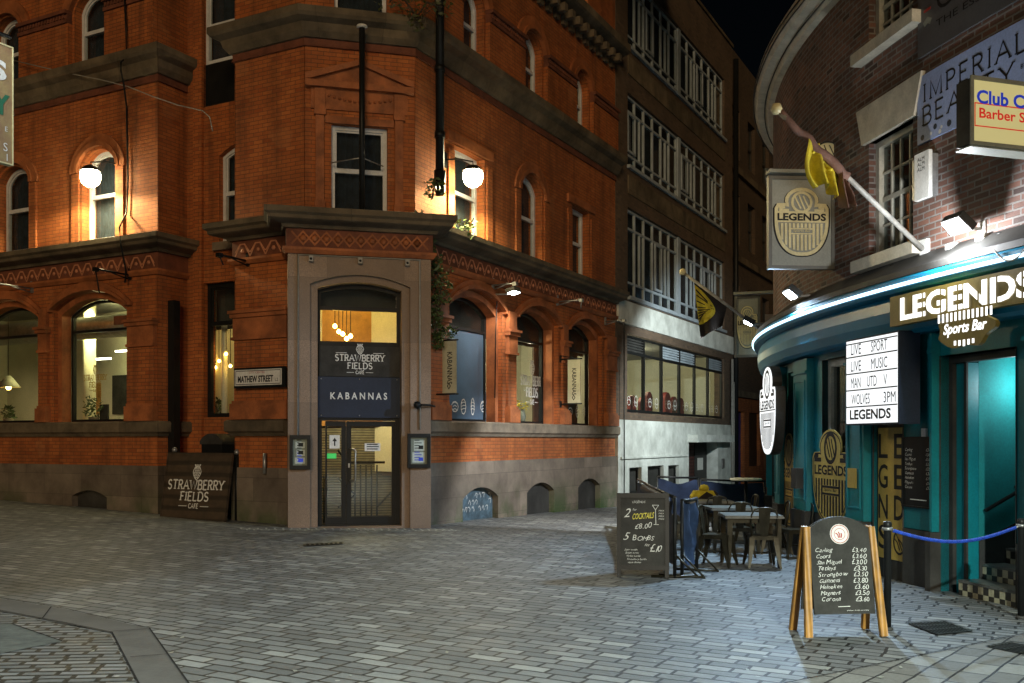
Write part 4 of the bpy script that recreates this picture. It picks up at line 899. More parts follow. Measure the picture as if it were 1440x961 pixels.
# porch with chequered steps
PT = BC.sub(ps0, 0, BW); pw = (BC.P(ps1, 0, BW) - BC.P(ps0, 0, BW)).length
zg = gz(PT.o.x, PT.o.y)
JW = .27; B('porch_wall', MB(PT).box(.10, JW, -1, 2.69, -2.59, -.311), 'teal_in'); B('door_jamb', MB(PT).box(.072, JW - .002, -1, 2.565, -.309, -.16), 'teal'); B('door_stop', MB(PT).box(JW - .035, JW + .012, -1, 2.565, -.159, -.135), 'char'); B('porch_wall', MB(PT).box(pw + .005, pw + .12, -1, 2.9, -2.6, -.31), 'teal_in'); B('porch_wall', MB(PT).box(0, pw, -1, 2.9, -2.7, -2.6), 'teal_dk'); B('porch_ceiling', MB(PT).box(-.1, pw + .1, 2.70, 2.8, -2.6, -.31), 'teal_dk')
B('door_frame', MB(PT).prism([(.0, -1), (.07, -1), (.07, 2.57), (pw - .07, 2.57), (pw - .07, -1), (pw, -1), (pw, 2.65), (.0, 2.65)], -.2, -.11), 'char')
m = MB(PT).prism([(-.31, zg - .3), (-2.55, zg - .3), (-2.55, zg + 1.42), (-.31, zg + .55)], 0, .012) if False else MB(Fr(PT.P(JW + .001, 0, 0), -PT.n)).prism([(.31, -1), (2.55, -1), (2.55, zg + 1.55), (.31, zg + .62)], -.001, .012)
B('porch_dado', m, 'char')
def checker(name):
    m, t, b = new_mat(name); c = N(t, 'ShaderNodeTexChecker'); c.inputs['Scale'].default_value = 1 / .088; c.inputs['Color1'].default_value = (.013, .012, .010, 1); c.inputs['Color2'].default_value = (.42, .39, .26, 1)
    t.links.new(N(t, 'ShaderNodeUVMap').outputs[0], c.inputs['Vector']); k = mixc(t, ramp(t, noise(t, 30, 5), [(.3, .55), (.7, 1)]), (.05, .045, .035), c.outputs['Color']); t.links.new(k, b.inputs['Base Color']); b.inputs['Roughness'].default_value = .35; return m
M['checker'] = checker('chequered_tile')
stp = []
for k in range(5):
    z0 = zg - .5 if k == 0 else zg + .02 + .176 * (k - 1) + .0; z1 = zg + .02 + .176 * k + .0
    m = MB(PT).box(JW + .014, pw - .003, z0 + .003, z1 + .13, -2.59, -.03 - .32 * k + (0 if k else .0)); st = B('step', m, 'checker')
    B('nosing', MB(PT).box(JW + .016, pw - .005, z1 + .132, z1 + .16, -.33 - .32 * k, -.02 - .32 * k), 'topgrey', st)
HRL = Fr(PT.P(JW + .06, 0, 0), -PT.n); h = MB(HRL).tube([(.35, zg + .98, .0), (2.3, zg + 1.95, .0)], .022, 8)
hr = B('handrail', h, 'black')
for q in (.8, 1.6): B('bracket', MB(HRL).tube([(q, zg + .98 + (q - .35) * .497, 0), (q + .02, zg + 1.04 + (q - .35) * .497, .0), (q, zg + 1.03 + (q - .35) * .497, -.06)], .014, 6), 'black', hr)
pl = lamp('porch_lamp', 'POINT', PT.P(pw * .5, 2.30, -.75), 18, (.80, .97, 1.0), bb, shadow_soft_size=.2)
m = MB(PT).lathe([(0, 0), (.10, .02), (.10, .06), (0, .08)], pw * .5, 2.62, -.75, 14); B('ceiling_light', m, 'litwhite')
B('kick_panel', MB(BC).box(BC.s(1217, BW) - .25, BC.s(1217, BW), 1.0, 1.27, BW + .125, BW + .14), 'gold')
B('wall_notice', MB(BC).box(BC.s(1302, BW) - .05, BC.s(1302, BW) + .04, 1.70, 1.80, BW + .004, BW + .03), 'letter')
B('meter_box', MB(BC).box(BC.s(1134, BW) + .02, BC.s(1134, BW) + .30, .9, 1.22, BW + .13, BW + .25), 'char')

# ================================================================== things that stand on, hang from or are fixed to the buildings
def T(name, mb, mat, parent, **k): return build(name, mb, M[mat], parent, **k)
def at3(fr, s, z, d=0.0): return fr.P(s, z, d)
def strawberry(m, s, z, h, d, t=.02):
    o = [(s + .36 * h * math.sin(a) * (1 - .28 * (1 - math.cos(a)) * 0), z + h * .42 - h * .42 * math.cos(a)) for a in [i * math.pi / 9 for i in range(18)]]
    o = [(s + (x - s) * (0.55 + .45 * min(1, (y - z) / (h * .5))), y) for x, y in o]; m.ribbon(o, t, d, True)
    for i in range(5):
        for j in range(4):
            x = s + (j - 1.5) * .15 * h + (.07 * h if i % 2 else 0); y = z + .14 * h + i * .15 * h
            if abs(x - s) < .28 * h * (0.5 + .5 * min(1, (y - z) / (h * .5))): m.ribbon([(x - .05 * h, y), (x, y + .06 * h), (x + .05 * h, y), (x, y - .06 * h)], t * .7, d, True)
    for q in (-.22, -.08, .08, .22): m.ribbon([(s + q * h * .6, z + .80 * h), (s + q * h * 1.1, z + h)], t * 1.6, d + .0006)
def cafe_logo(m, s, z, wd, d, h, rule=True, acc=False):      # berry, two lines of slab capitals, CAFE between rules; z = base line of the last line
    serif_text(m, 'CAFE', s, z, d, h * .52, wd * .17, .17)
    if acc: m.ribbon([(s + wd * .065, z + h * .58), (s + wd * .085, z + h * .74)], h * .08, d)
    for q in (-1, 1): m.ribbon([(s + q * wd * .12, z + h * .24), (s + q * wd * .27, z + h * .24)], h * .07, d)
    serif_text(m, 'FIELDS', s, z + h * .86, d, h, wd * .5, .16); serif_text(m, 'STRAWBERRY', s, z + h * 2.16, d, h * 1.05, wd, .16)
    strawberry(m, s, z + h * 3.3, h * 1.75, d, h * .09)
    if rule:
        for q in (-1, 1): m.ribbon([(s + q * wd * .27, z + h * 3.5), (s + q * wd * .49, z + h * 3.5)], h * .08, d)
def crest_outline(W, H, n=12):
    pts = [(0, 0)]
    for i in range(1, n + 1): a = i / n * math.pi / 2; pts.append((W * .5 * math.sin(a) ** .8, H * .52 * (1 - math.cos(a))))
    pts += [(W * .5, H * .70), (W * .46, H * .755), (W * .31, H * .76)]
    for i in range(0, 13): a = R_(-22 + 224 * i / 12); pts.append((W * .30 * math.cos(a), H * .82 + W * .30 * math.sin(a) * min(1, H * .18 / (W * .30))))
    pts += [(-W * .31, H * .76), (-W * .46, H * .755), (-W * .5, H * .70)]
    for i in range(n, 0, -1): a = i / n * math.pi / 2; pts.append((-W * .5 * math.sin(a) ** .8, H * .52 * (1 - math.cos(a))))
    return pts
def crest_marks(m, W, H, d, word=True, tw=.035, lines=True):
    bz, br = H * .80, min(W * .21, H * .15); t = W * tw
    m.ribbon([(br * math.cos(a * .349), bz + br * math.sin(a * .349)) for a in range(18)], t, d, True)
    for q in (-1, 0, 1):
        m.ribbon([(q * br * .45 - br * .3, bz + br * (.75 - .1 * abs(q))), (q * br * .45 - br * .05, bz + br * .1), (q * br * .45 + br * .35, bz - br * (.75 - .1 * abs(q)))], t * .6, d + .0006)
    for q in (-1, 1): m.ribbon([(q * W * .25, H * .675), (q * W * .42, H * .675), (q * W * .42, H * .71), (q * W * .33, H * .725)], t, d)
    if word: put_text(m, 'LEGENDS', 0, H * .515, d, H * .105, W * .88, 'C', .03)
    if lines:
        o = crest_outline(W, H)
        for i in range(-5, 6):
            x = i * W * .078; a = min(1.0, (abs(x) / (W * .5))) ** (1 / .8); zb = H * .52 * (1 - math.sqrt(max(0, 1 - a * a))) + H * .055
            if abs(i) <= 2: m.ribbon([(x, zb), (x, H * .30)], t * .95, d); m.ribbon([(x, H * .405), (x, H * .475)], t * .95, d)
            else: m.ribbon([(x, zb), (x, H * .475)], t * .95, d)
        m.ribbon([(-W * .22, H * .315), (W * .22, H * .315), (W * .25, H * .352), (W * .22, H * .39), (-W * .22, H * .39), (-W * .25, H * .352)], t * .5, d + .0004, True)
        put_text(m, 'Sports Bar', 0, H * .335, d, H * .04, W * .34, 'C', .01, .25)

# ---- street lamps on the red brick front (one pole-arm lantern each); the added fill lanterns on posts follow further down
def wall_lamp(fr, s, z, d, armd, label, e):
    p = fr.P(s, z, d); t = thing('street_lamp', label, 'street lamp', fr.P(s + armd, z, .06), 'street lanterns on the red brick building')
    T('bracket_arm', MB(fr).tube([(s + armd, z + .35, .02), (s + armd * .6, z + .37, d * .5), (s, z + .33, d), (s, z + .22, d)], .016, 6), 'black', t)
    T('wall_plate', MB(fr).box(s + armd - .07, s + armd + .07, z + .18, z + .5, .003, .03), 'black', t)
    T('hood', MB(fr).lathe([(0, .27), (.06, .26), (.14, .22), (.215, .15), (.22, .13), (.21, .13), (.14, .19), (0, .23)], s, z, d, 20), 'black', t)
    T('lamp_glass', MB(fr).lathe([(0, -.20), (.09, -.185), (.17, -.12), (.21, -.01), (.205, .09), (.14, .17)], s, z, d, 20), 'lampglass', t)
    lamp('lantern_light', 'SPOT', fr.P(s, z - .26, d), e, (1.0, .82, .42), t, spot_size=R_(174), spot_blend=.22, shadow_soft_size=.10)
    return t
sA, zA = FL.at(127, 250, .48); sB, zB = FR.at(665, 250, .48)
wall_lamp(FL, sA, zA, .48, .34, 'glowing street lantern in front of an arched window on the left street front', 400)
wall_lamp(FR, sB, zB, .48, -.34, 'glowing street lantern on the alley front beside the black downpipe', 400)
def flood(fr, s, z, d, tilt, label, e, color, aim, mat='floodglass', arm=None, spot=150, kind='SPOT', soft=.09):
    t = thing('floodlight', label, 'floodlight', fr.P(s, z, .05)); F2 = Fr(fr.P(s, z, d), fr.ex, fr.up, fr.n).tilt(-tilt)
    T('housing', MB(F2).prism([(-.17, -.10), (.17, -.10), (.15, .12), (-.15, .12)], -.10, .0), 'char', t)
    T('lamp_glass', MB(F2).box(-.14, .14, -.075, .09, .001, .012), mat, t)
    m = MB(fr); a = arm if arm is not None else 0.0
    m.tube([(s, z, a), (s, z - .02, d - .06)], .02, 6); m.box(s - .06, s + .06, z - .08, z + .08, a, a + .02); T('bracket', m, 'conduit', t)
    q = F2.P(0, .0, .05 if kind == 'SPOT' else .24); lamp('flood_light', kind, q, e, color, t, to=aim, shadow_soft_size=soft, **({'spot_size': R_(spot), 'spot_blend': .35} if kind == 'SPOT' else {})); return t
s, z = FR.at(722, 412, .55); flood(FR, s, z, .55, 75, 'small white floodlight on a bracket above the arched cafe windows', 130, (1, .93, .82), FR.P(s, 0, 1.2), spot=165)
s = BC.s(1350, 0); FT = BC.sub(s, 0, 0); z = BC.at(1350, 318, .05)[1]
flood(FT, 0, z, .05, 48, 'brightest floodlight above the lit bar name board', 120, (.93, .96, 1.0), (-3.0, 9.5, -1), arm=BW, kind='POINT', soft=.06)
s = BC.s(1121, 0); FT2 = BC.sub(s, 0, 0); z = BC.at(1121, 411, .1)[1]
flood(FT2, 0, z, .10, 50, 'floodlight below the grey hanging bar sign throwing blue-white light over the tables', 1050, (.50, .74, 1.0), (-1.0, 12.2, -1), arm=BW, spot=140)
s = BC.s(1066, .0) - .2; FT3 = BC.sub(s, 0, 0)
flood(FT3, 0, 3.92, .18, 60, 'floodlight at the alley end of the neon-edged fascia', 1700, (.88, .94, 1.0), (.5, 24.0, -1.4), arm=BW, spot=70)
FT4 = BC.sub(BC.s(1110, BW) - 12.5, 0, BW); flood(FT4, 0, 4.7, .45, 40, 'floodlight on the alley side of the bar facing the white render', 1250, (.88, .98, .97), tuple(FR.P(16.5, .6, 0)), spot=125)

# ---- writing on and around the corner entrance
t = thing('street_name_sign', 'white street name plate reading Mathew Street on the brick pier', 'street sign', FL.P(-1.1, 2.7, .15))
a, zb = FL.at(330, 541, .2); b, zt_ = FL.at(398, 517, .2); zt_ = FL.at(364, 519.5, .2)[1]; zb = FL.at(364, 542, .2)[1]
T('backing', MB(FL).box(a - .02, b + .05, zb - .05, zt_ + .04, .151, .2), 'black', t); T('plate', MB(FL).box(a + .01, b - .03, zb, zt_, .201, .21), 'letter', t)
m = MB(FL); c = (a + b) / 2 - .01; wd = b - a - .04
put_text(m, 'MATHEW STREET', c - .06, zb + .06, .213, .13, wd * .76, 'C', .035); put_text(m, 'L2', c + wd * .40, zb + .07, .213, .06); m.ribbon([(a + .04, zb + .025), (b - .06, zb + .025), (b - .06, zt_ - .025), (a + .04, zt_ - .025)], .012, .212, True); T('lettering', m, 'blackvinyl', t)
m = MB(FL); put_text(m, 'CITY CENTRE', c - .02, zt_ - .08, .213, .04, wd * .34); T('red_lettering', m, 'redvinyl', t)
t = thing('cafe_sign', 'black panel lettered Strawberry Fields Cafe above the entrance', 'sign', PF.P(1.2, 3.0, -.33)); a, zt_ = PF.at(449, 485, -.33); b, zb = PF.at(562, 531.5, -.33)
T('panel', MB(PF).box(a, b, zb + .01, zt_ - .015, dd + .003, dd + .03), 'board', t); m = MB(PF); cafe_logo(m, (a + b) / 2, zb + .06, (b - a) * .61, dd + .032, .115, True, True); T('lettering', m, 'letter', t)
t = thing('kabannas_sign', 'navy panel lettered Kabannas between the black cafe panel and the doors', 'sign', PF.P(1.2, 2.3, -.3)); zt2 = zb - .003; a, _ = PF.at(447, 535, -.31); b, zb2 = PF.at(565, 588, -.31); a = max(a, d0 + .006); b = min(b, d1 - .006)
T('panel', MB(PF).box(a, b, zb2, zt2, dd + .003, dd + .05), 'navy', t)
m = MB(PF); wd = (b - a) * .69; c = (a + b) / 2 - .01; zz = (zt2 + zb2) / 2 - .04
def outline_word(m, txt, c, z, d, h, wd):
    adv = [GL[q][0] + .32 for q in txt]; k = wd / (sum(adv) - .32); x = c - wd / 2
    for q, a in zip(txt, adv):
        for st in GL[q][1]:
            for o in (-1, 1): m.ribbon([(x + px * k + o * h * .075, z + pz * h + o * h * .05) for px, pz in st], h * .07, d + .0004 * (o + 1))
        x += a * k
put_text(m, 'K A B A N N A S', c, zz, dd + .053, .135, wd, 'C', .02); T('lettering', m, 'letter', t)
m = MB(PF)
for q in (.04, .5, .96):
    for z in (zt2 - .04, zb2 + .04): m.lathe([(.013, 0), (.01, .008), (0, .009)], a + (b - a) * q, z, dd + .051, 8, 'd')
T('screw', m, 'steel', t)
GL['B'] = GL['B']
def case(u0, v0, u1, v1, label, n):
    a, zt_ = PF.at(u0, v0, .06); b, zb = PF.at(u1, v1, .06); t = thing('notice_case', label, 'notice case', PF.P((a + b) / 2, zb, .05))
    T('case_frame', MB(PF).prism(rect(a, b, zb, zt_), .003, .09, [rect(a + .06, b - .06, zb + .07, zt_ - .07)]), 'black', t); T('backboard', MB(PF).box(a + .05, b - .05, zb + .06, zt_ - .06, .003, .02), 'signgrey', t)
    for k in range(n):
        z0 = zb + .10 + k * (zt_ - zb - .2) / n; p = T('sheet', MB(PF).box(a + .10 + .03 * k % .05, b - .10, z0, z0 + (zt_ - zb - .2) / n - .03, .021, .024), 'letter', t)
        m = MB(PF)
        for r in range(4): m.ribbon([(a + .14, z0 + .05 + r * .05), (b - .16 - .04 * (r % 2), z0 + .05 + r * .05)], .016, .0255)
        m.box(b - .22, b - .13, z0 + .03, z0 + .1, .0242, .0256); T('print', m, 'bluevinyl' if not k else 'blackvinyl', p)
    T('front_glass', MB(PF).flat(rect(a + .055, b - .055, zb + .065, zt_ - .065), .075), 'glass', t)
    return t
case(407, 612, 436.5, 660, 'black glazed notice case with three sheets beside the street sign', 3); case(573, 610, 605, 658, 'black glazed notice case with two sheets near the mossy plinth', 2)
# door notices
t = thing('paper_notice', 'white paper notice with an upward arrow inside the door glass', 'notice', PF.P(PF.s(467, dd), 1.6, dd)); a, z1 = PF.at(463.5, 612, dd); b, z0 = PF.at(478, 631, dd)
T('sheet', MB(PF).box(a, b, z0, z1, dd - .029, dd - .026), 'letter', t); m = MB(PF); c = (a + b) / 2; m.ribbon([(c, z0 + .05), (c, z1 - .1)], .025, dd - .025); m.prism([(c - .045, z1 - .12), (c + .045, z1 - .12), (c, z1 - .05)], dd - .0255, dd - .0245); T('arrow', m, 'blackvinyl', t)
t = thing('door_label', 'white rounded label with lines of text on the wider door glass', 'notice', PF.P(PF.s(524, dd), 1.5, dd)); a, z1 = PF.at(513, 623.5, dd); b, z0 = PF.at(535, 634.5, dd)
T('sheet', MB(PF).box(a, b, z0, z1, dd - .029, dd - .026), 'letter', t); m = MB(PF)
for r in range(3): m.ribbon([(a + .04, z0 + .04 + r * .045), (b - .05 + .02 * (r % 2), z0 + .04 + r * .045)], .02, dd - .025)
T('print', m, 'blackvinyl', t)
M['green'] = emit('green_exit_panel', (.05, .55, .12), .5); t = thing('exit_sign', 'small green exit panel seen through the narrow door glass', 'sign', PF.P(PF.s(466, dd), 1.4, dd - .1)); a, z1 = PF.at(460, 638, dd - .1); b, z0 = PF.at(473, 645, dd - .1); T('panel', MB(PF).box(a, b, z0, z1, dd - .12, dd - .1), 'green', t)
# conduit, cameras on the doorcase
zt_ = PF.at(500, 362)[1]
m = MB(PF); a, b = PF.s(419), PF.s(590); m.tube([(a, PF.at(419, 612)[1], .03), (a, zt_, .03), (b, zt_, .03), (b, PF.at(590, 604)[1], .03)], .02, 6); build('conduit', m, M['conduit'], None, 'thin grey conduit framing the granite doorcase', 'conduit')
for u, lb in ((437, 'camera box over the doorcase nearest the street sign'), (506, 'camera box over the middle of the doorcase'), (572, 'camera box over the doorcase nearest the ivy')):
    a = PF.s(u); t = thing('camera_box', lb, 'camera', PF.P(a, zt_ - .1, .02)); T('body', MB(PF).box(a - .04, a + .04, zt_ - .13, zt_ - .02, .003, .1), 'conduit', t); T('lens', MB(PF).lathe([(.025, 0), (.02, .02), (0, .022)], a, zt_ - .08, .10, 10, 'd'), 'black', t)
a, z = PF.at(594, 570, .05); t = thing('security_camera', 'black security camera on an arm beside the entrance', 'camera', PF.P(a, z, 0)); T('arm', MB(PF).tube([(a + .25, z - .02, .0), (a + .12, z, .16), (a - .08, z, .18)], .02, 6), 'black', t); T('dome', MB(PF).lathe([(0, -.08), (.06, -.05), (.075, 0), (.05, .06), (0, .07)], a - .12, z, .18, 12), 'black', t)
# dark flagpole in front of the canted corner
s = UPF.s(509, .42); z0, z1 = 6.02, UPF.at(509, 40, .42)[1]; t = thing('dark_flagpole', 'tall black pole standing on the cornice before the pedimented window', 'flagpole', UPF.P(s, z0, .42))
T('pole', MB(UPF).tube([(s, z0, .42), (s, z1, .42)], .055, 10), 'black', t); T('pole_cap', MB(UPF).lathe([(0, .06), (.10, .05), (.11, .02), (.08, 0), (0, 0)], s, z1, .42, 12), 'letter', t); T('stay', MB(UPF).tube([(s - .55, 7.0, 0), (s, 7.02, .42), (s + .45, 7.0, 0)], .012, 6), 'steel', t)
# brackets left on the brick fronts
def bracket(fr, u, v, L_, label, drop=.35):
    s, z = fr.at(u, v, .15); m = MB(fr); m.box(s - .03, s + .03, z - .1, z + .16, .003, .05); m.tube([(s, z, .03), (s, z, L_)], .022, 6); m.tube([(s, z - .09, .05), (s, z - .02, L_ * .55)], .014, 6); m.tube([(s, z, L_), (s + .06, z - drop, L_ - .05)], .014, 6); m.box(s - .05, s + .05, z - .05, z + .03, L_ - .06, L_ + .04)
    build('wall_bracket', m, M['steel'] if v > 400 else M['black'], None, label, 'bracket')
bracket(FL, 38, 405, .95, 'empty wall bracket between the two arched hoods of the left street front'); bracket(FL, 176, 386, .9, 'dark wall bracket with trailing cable near the end of the left wing', .5); bracket(FL, 342, 366, .8, 'dark wall bracket above the Mathew Street plate', .2)
bracket(FR, 700, 401, .6, 'wall bracket next to the small white floodlight', .1); bracket(FR, 790, 424, .7, 'wall bracket above the third arched cafe window', .2); bracket(FR, 857, 452, .6, 'wall bracket at the end of the red brick front by the white render', .12)
# vertical banners
def banner(u0, u1, v0, v1, label):
    s = FR.s(u0, .2); BF = Fr(FR.P(s, 0, .2), FR.n); wd = BF.s(u1); z1 = BF.at((u0 + u1) / 2, v0)[1]; z0 = BF.at((u0 + u1) / 2, v1)[1]
    t = thing('vertical_banner', label, 'banner', BF.P(0, z0, 0), 'cream Kabannas banners on the brick front')
    T('cloth', MB(BF).box(0.02, wd, z0, z1, -.012, .012), 'bannercloth', t)
    m = MB(BF); put_text(m, 'KABANNAS', wd * .38, z1 - .22, .0145, .12, (z1 - z0) * .62, 'L', .01, 0, -math.pi / 2); m.ribbon([(wd * .5, z0 + .08), (wd * .6, z0 + .14), (wd * .5, z0 + .2), (wd * .4, z0 + .14)], .02, .0145, True); T('lettering', m, 'blackvinyl', t)
    for z in (z0 - .02, z1 + .02): m = MB(BF).tube([(-.2, z, 0), (wd + .04, z, 0)], .018, 6); m.box(-.2, -.17, z - .08, z + .08, -.04, .04); T('rail', m, 'black', t)
    m = MB(BF); m.tube([(-.2, z1 + .12, 0), (wd * .6, z1 + .03, 0)], .012, 6); T('brace', m, 'black', t)
M['bannercloth'] = paint('cream_banner_cloth', (.42, .40, .28), .8, .12, 4)
banner(621.5, 642, 480, 553, 'cream vertical banner beside the blue filmed window'); banner(797.5, 816.5, 506, 567, 'cream vertical banner in front of the arched window farthest down the alley')
# drawings and lettering on the cafe windows
def doodle(m, fr, s, z, k, d, q=.14):
    m.ribbon([(s + q * (1, .75, .5, .9)[k] * math.cos(a * .7), z + q * (.8, 1.2, 1.35, .9)[k] * math.sin(a * .7)) for a in range(9)], .022, d, True)
    for r in range(3): m.ribbon([(s - q * .6, z - q * .5 + r * q * .5), (s, z - q * .3 + r * q * .5), (s + q * .6, z - q * .5 + r * q * .5 + (q * .2 if k % 2 else 0))], .016, d + .0005)
for wi, us in ((0, (640, 652, 665, 680)), (2, (803, 813, 822))):
    m = MB(FR)
    for k, u in enumerate(us):
        s, z = FR.at(u, 572 if wi == 0 else 579, -.39); doodle(m, FR, s, z, k, -.395 if wi == 0 else -.41)
    build('window_print', m, M['letter'], wr[wi])
s, z = FR.at(747, 566, -.41); m = MB(FR); cafe_logo(m, s + .05, z - .05, 1.25, -.41, .22, False); build('window_lettering', m, M['letter'], wr[1])
s, z = FL.at(134, 545, -.41); m = MB(FL); cafe_logo(m, s, z - .1, .75, -.41, .12, False); build('window_lettering', m, M['gold'], wl[0])
# big leaning board
s0, s1 = FL.s(225, .45), FL.s(316, .45); q = FL.P(s0, 0, .45); zg = gz(q.x, q.y); zg1 = gz(*xy(FL, s1, .45)); LB = Fr((q.x, q.y, min(zg, zg1) - .0), FL.ex).tilt(9); wd = s1 - s0
t = thing('leaning_board', 'large dark plank board lettered Strawberry Fields Cafe leaning by the recessed bay', 'sign', q + Vector((0, 0, zg))); hb = 1.36
T('plank_board', MB(LB).box(.03, wd - .03, .03, hb - .03, -.03, .0), 'plank', t); T('board_frame', MB(LB).prism(rect(0, wd, 0, hb), -.05, .012, [rect(.03, wd - .03, .03, hb - .03)]), 'plank', t)
m = MB(LB); cafe_logo(m, wd * .5, .24, wd * .86, .006, .175, False); T('lettering', m, 'letter', t)
for k, (ds, lb) in enumerate(((-.06, 'short dark post at the wing side of the leaning board'), (1.55, 'short dark post at the tower side of the leaning board'))):
    q = FL.P(s0 + ds + .12, 0, .02 if k else .12); t = thing('short_post', lb, 'post', (q.x, q.y, gz(q.x, q.y))); F2 = Fr((q.x, q.y, gz(q.x, q.y)), FL.ex); T('post', MB(F2).tube([(0, -.1, 0), (0, 1.32, 0)], .045, 8), 'black', t); T('post_cap', MB(F2).lathe([(.05, 0), (.055, .05), (.03, .09), (0, .1)], 0, 1.32, 0, 10), 'steel', t)
q = FB.P(-2.55, 0, .38); t = thing('wheelie_bin', 'black wheelie bin with domed lid in the recess behind the leaning board', 'bin', (q.x, q.y, gz(q.x, q.y))); F2 = Fr((q.x, q.y, gz(q.x, q.y)), FL.ex)
T('bin_body', MB(F2).prism([(-.24, 0.08), (.24, .08), (.29, 1.5), (-.29, 1.5)], -.28, .28), 'black', t); T('lid', MB(F2).prism(arch(-.31, .31, 1.5, 1.56, 1.72), -.31, .31), 'char', t)
for q2 in (-.22, .22): T('wheel', MB(F2).lathe([(.1, -.03), (.1, .03)], q2, .1, -.25, 12, 'd'), 'black', t)
q = FL.at(374, 652, .06); t = thing('pipe_vent', 'short pale pipe fitting on the tower plinth', 'pipe', FL.P(q[0], q[1], .06)); T('pipe', MB(FL).tube([(q[0], q[1] - .2, .1), (q[0], q[1] + .2, .1)], .035, 8), 'steel', t)

# ---- inside the rooms
def pendant(fr, s, z, d, top, r, label, grp, shade=None):
    t = thing('pendant_lamp', label, 'pendant lamp', fr.P(s, z, d), grp); T('cord', MB(fr).tube([(s, z + r, d), (s, top, d)], .008, 5), 'black', t); T('bulb', MB(fr).lathe([(0, -r), (r * .7, -r * .7), (r, 0), (r * .6, r * .8), (0, r * 1.2)], s, z, d, 10), 'amber_bulb', t)
    if shade: T('shade', MB(fr).lathe([(.05, .3), (.12, .22), (shade, 0), (shade - .01, 0), (.1, .2)], s, z, d, 16), 'wallcream', t)
for k, (u, v) in enumerate(((471, 459), (477, 466), (482, 470), (488, 476), (493, 473))):
    s, z = PF.at(u, v, -1.2); pendant(PF, s, z, -1.2 - .1 * (k % 2), 5.05, .045, 'bare amber bulb in the hanging cluster above the entrance', 'hanging bulbs above the entrance')
for k, (u, v) in enumerate(((298, 517), (303, 517), (308, 508), (324, 515), (318, 498))):
    s, z = FB.at(u, v, -.50); pendant(FB, s, z, -.50, gzb + 1.95, .035, 'bare amber bulb glowing in the narrow recessed window', 'hanging bulbs in the recessed window')
s, z = FL.at(12, 545, -1.6); pendant(FL, s, z, -1.6, 5.2, .07, 'cone-shaded pendant lamp in the arched window at the picture edge', None, .3)
def leaves(m, c, n, rad, size, hang=0.0):
    for _ in range(n):
        a, b = random.uniform(0, 2 * math.pi), random.uniform(-1, 1); r = random.random() ** .5
        p = Vector(c) + Vector((math.cos(a) * rad[0] * r, math.sin(a) * rad[1] * r, b * rad[2] - hang * r * r))
        u = Vector((random.uniform(-1, 1), random.uniform(-1, 1), random.uniform(-.6, .6))).normalized(); v = u.cross(Vector((random.uniform(-1, 1), random.uniform(-1, 1), random.uniform(-1, 1)))).normalized(); k = size * random.uniform(.6, 1.3)
        i = [m.vert(x.x, x.z, -x.y) for x in (p - u * k, p + v * k * .45, p + u * k, p - v * k * .45)]; m.face(i)
def potted(fr, s, z, d, label, r=.2, grp=None):
    q = fr.P(s, z, d); t = thing('potted_plant', label, 'plant', q, grp); T('pot', MB(fr).lathe([(0, 0), (.09, 0), (.12, .2), (.10, .2), (0, .17)], s, z, d, 12), 'sill', t); m = MB(); leaves(m, q + Vector((0, 0, .2 + r)), 90, (r, r, r), .06); T('foliage', m, 'leaf', t)
s, z = FL.at(137, 586, -1.0); potted(FL, s, 2.0, -.9, 'leafy potted plant in the arched window of the left wing', .24)
s, z = FB.at(305, 580, -.6); potted(FB, s, 2.05, -.6, 'bushy potted plant in the narrow recessed window', .17)
s, z = FL.at(12, 585, -.9); potted(FL, s, 2.0, -.9, 'spindly potted plant in the arched window at the picture edge', .16)
for (s, z, d) in ((-6.1, 2.0, -1.1),):
    t = thing('dark_screen', 'dark menu screen standing behind the wing window', 'screen', FL.P(s, z, d)); a, _ = FL.at(147, 560, d); T('screen', MB(FL).box(a - .12, a + .16, 2.0, 2.5, d, d + .04), 'board', t)
t = thing('window_seat_base', 'long timber counter inside the left wing windows', 'counter', FL.P(-8, 1, -.9)); T('counter_front', MB(FL).box(-15, -4.7, 1.0, 1.9, -1.15, -.75), 'timber', t); T('counter_top', MB(FL).box(-15, -4.6, 1.9, 2.0, -1.2, -.7), 'floorin', t)
t = thing('yellow_flowers', 'yellow flowers behind the middle cafe window', 'plant', FR.P(5.2, 2.5, -1)); s, z = FR.at(735, 570, -.8); m = MB(); leaves(m, FR.P(s, z, -.8), 40, (.16, .16, .12), .05); M['yellow'] = leaf('yellow_petal', (.7, .5, .02), (.8, .65, .05)); T('blossom', m, 'yellow', t); T('vase', MB(FR).lathe([(.05, 0), (.08, .2), (.04, .4)], s, z - .5, -.8, 10), 'signgrey', t); T('stand', MB(FR).box(s - .2, s + .2, 1.0, z - .5, -1.0, -.6), 'timber', t)

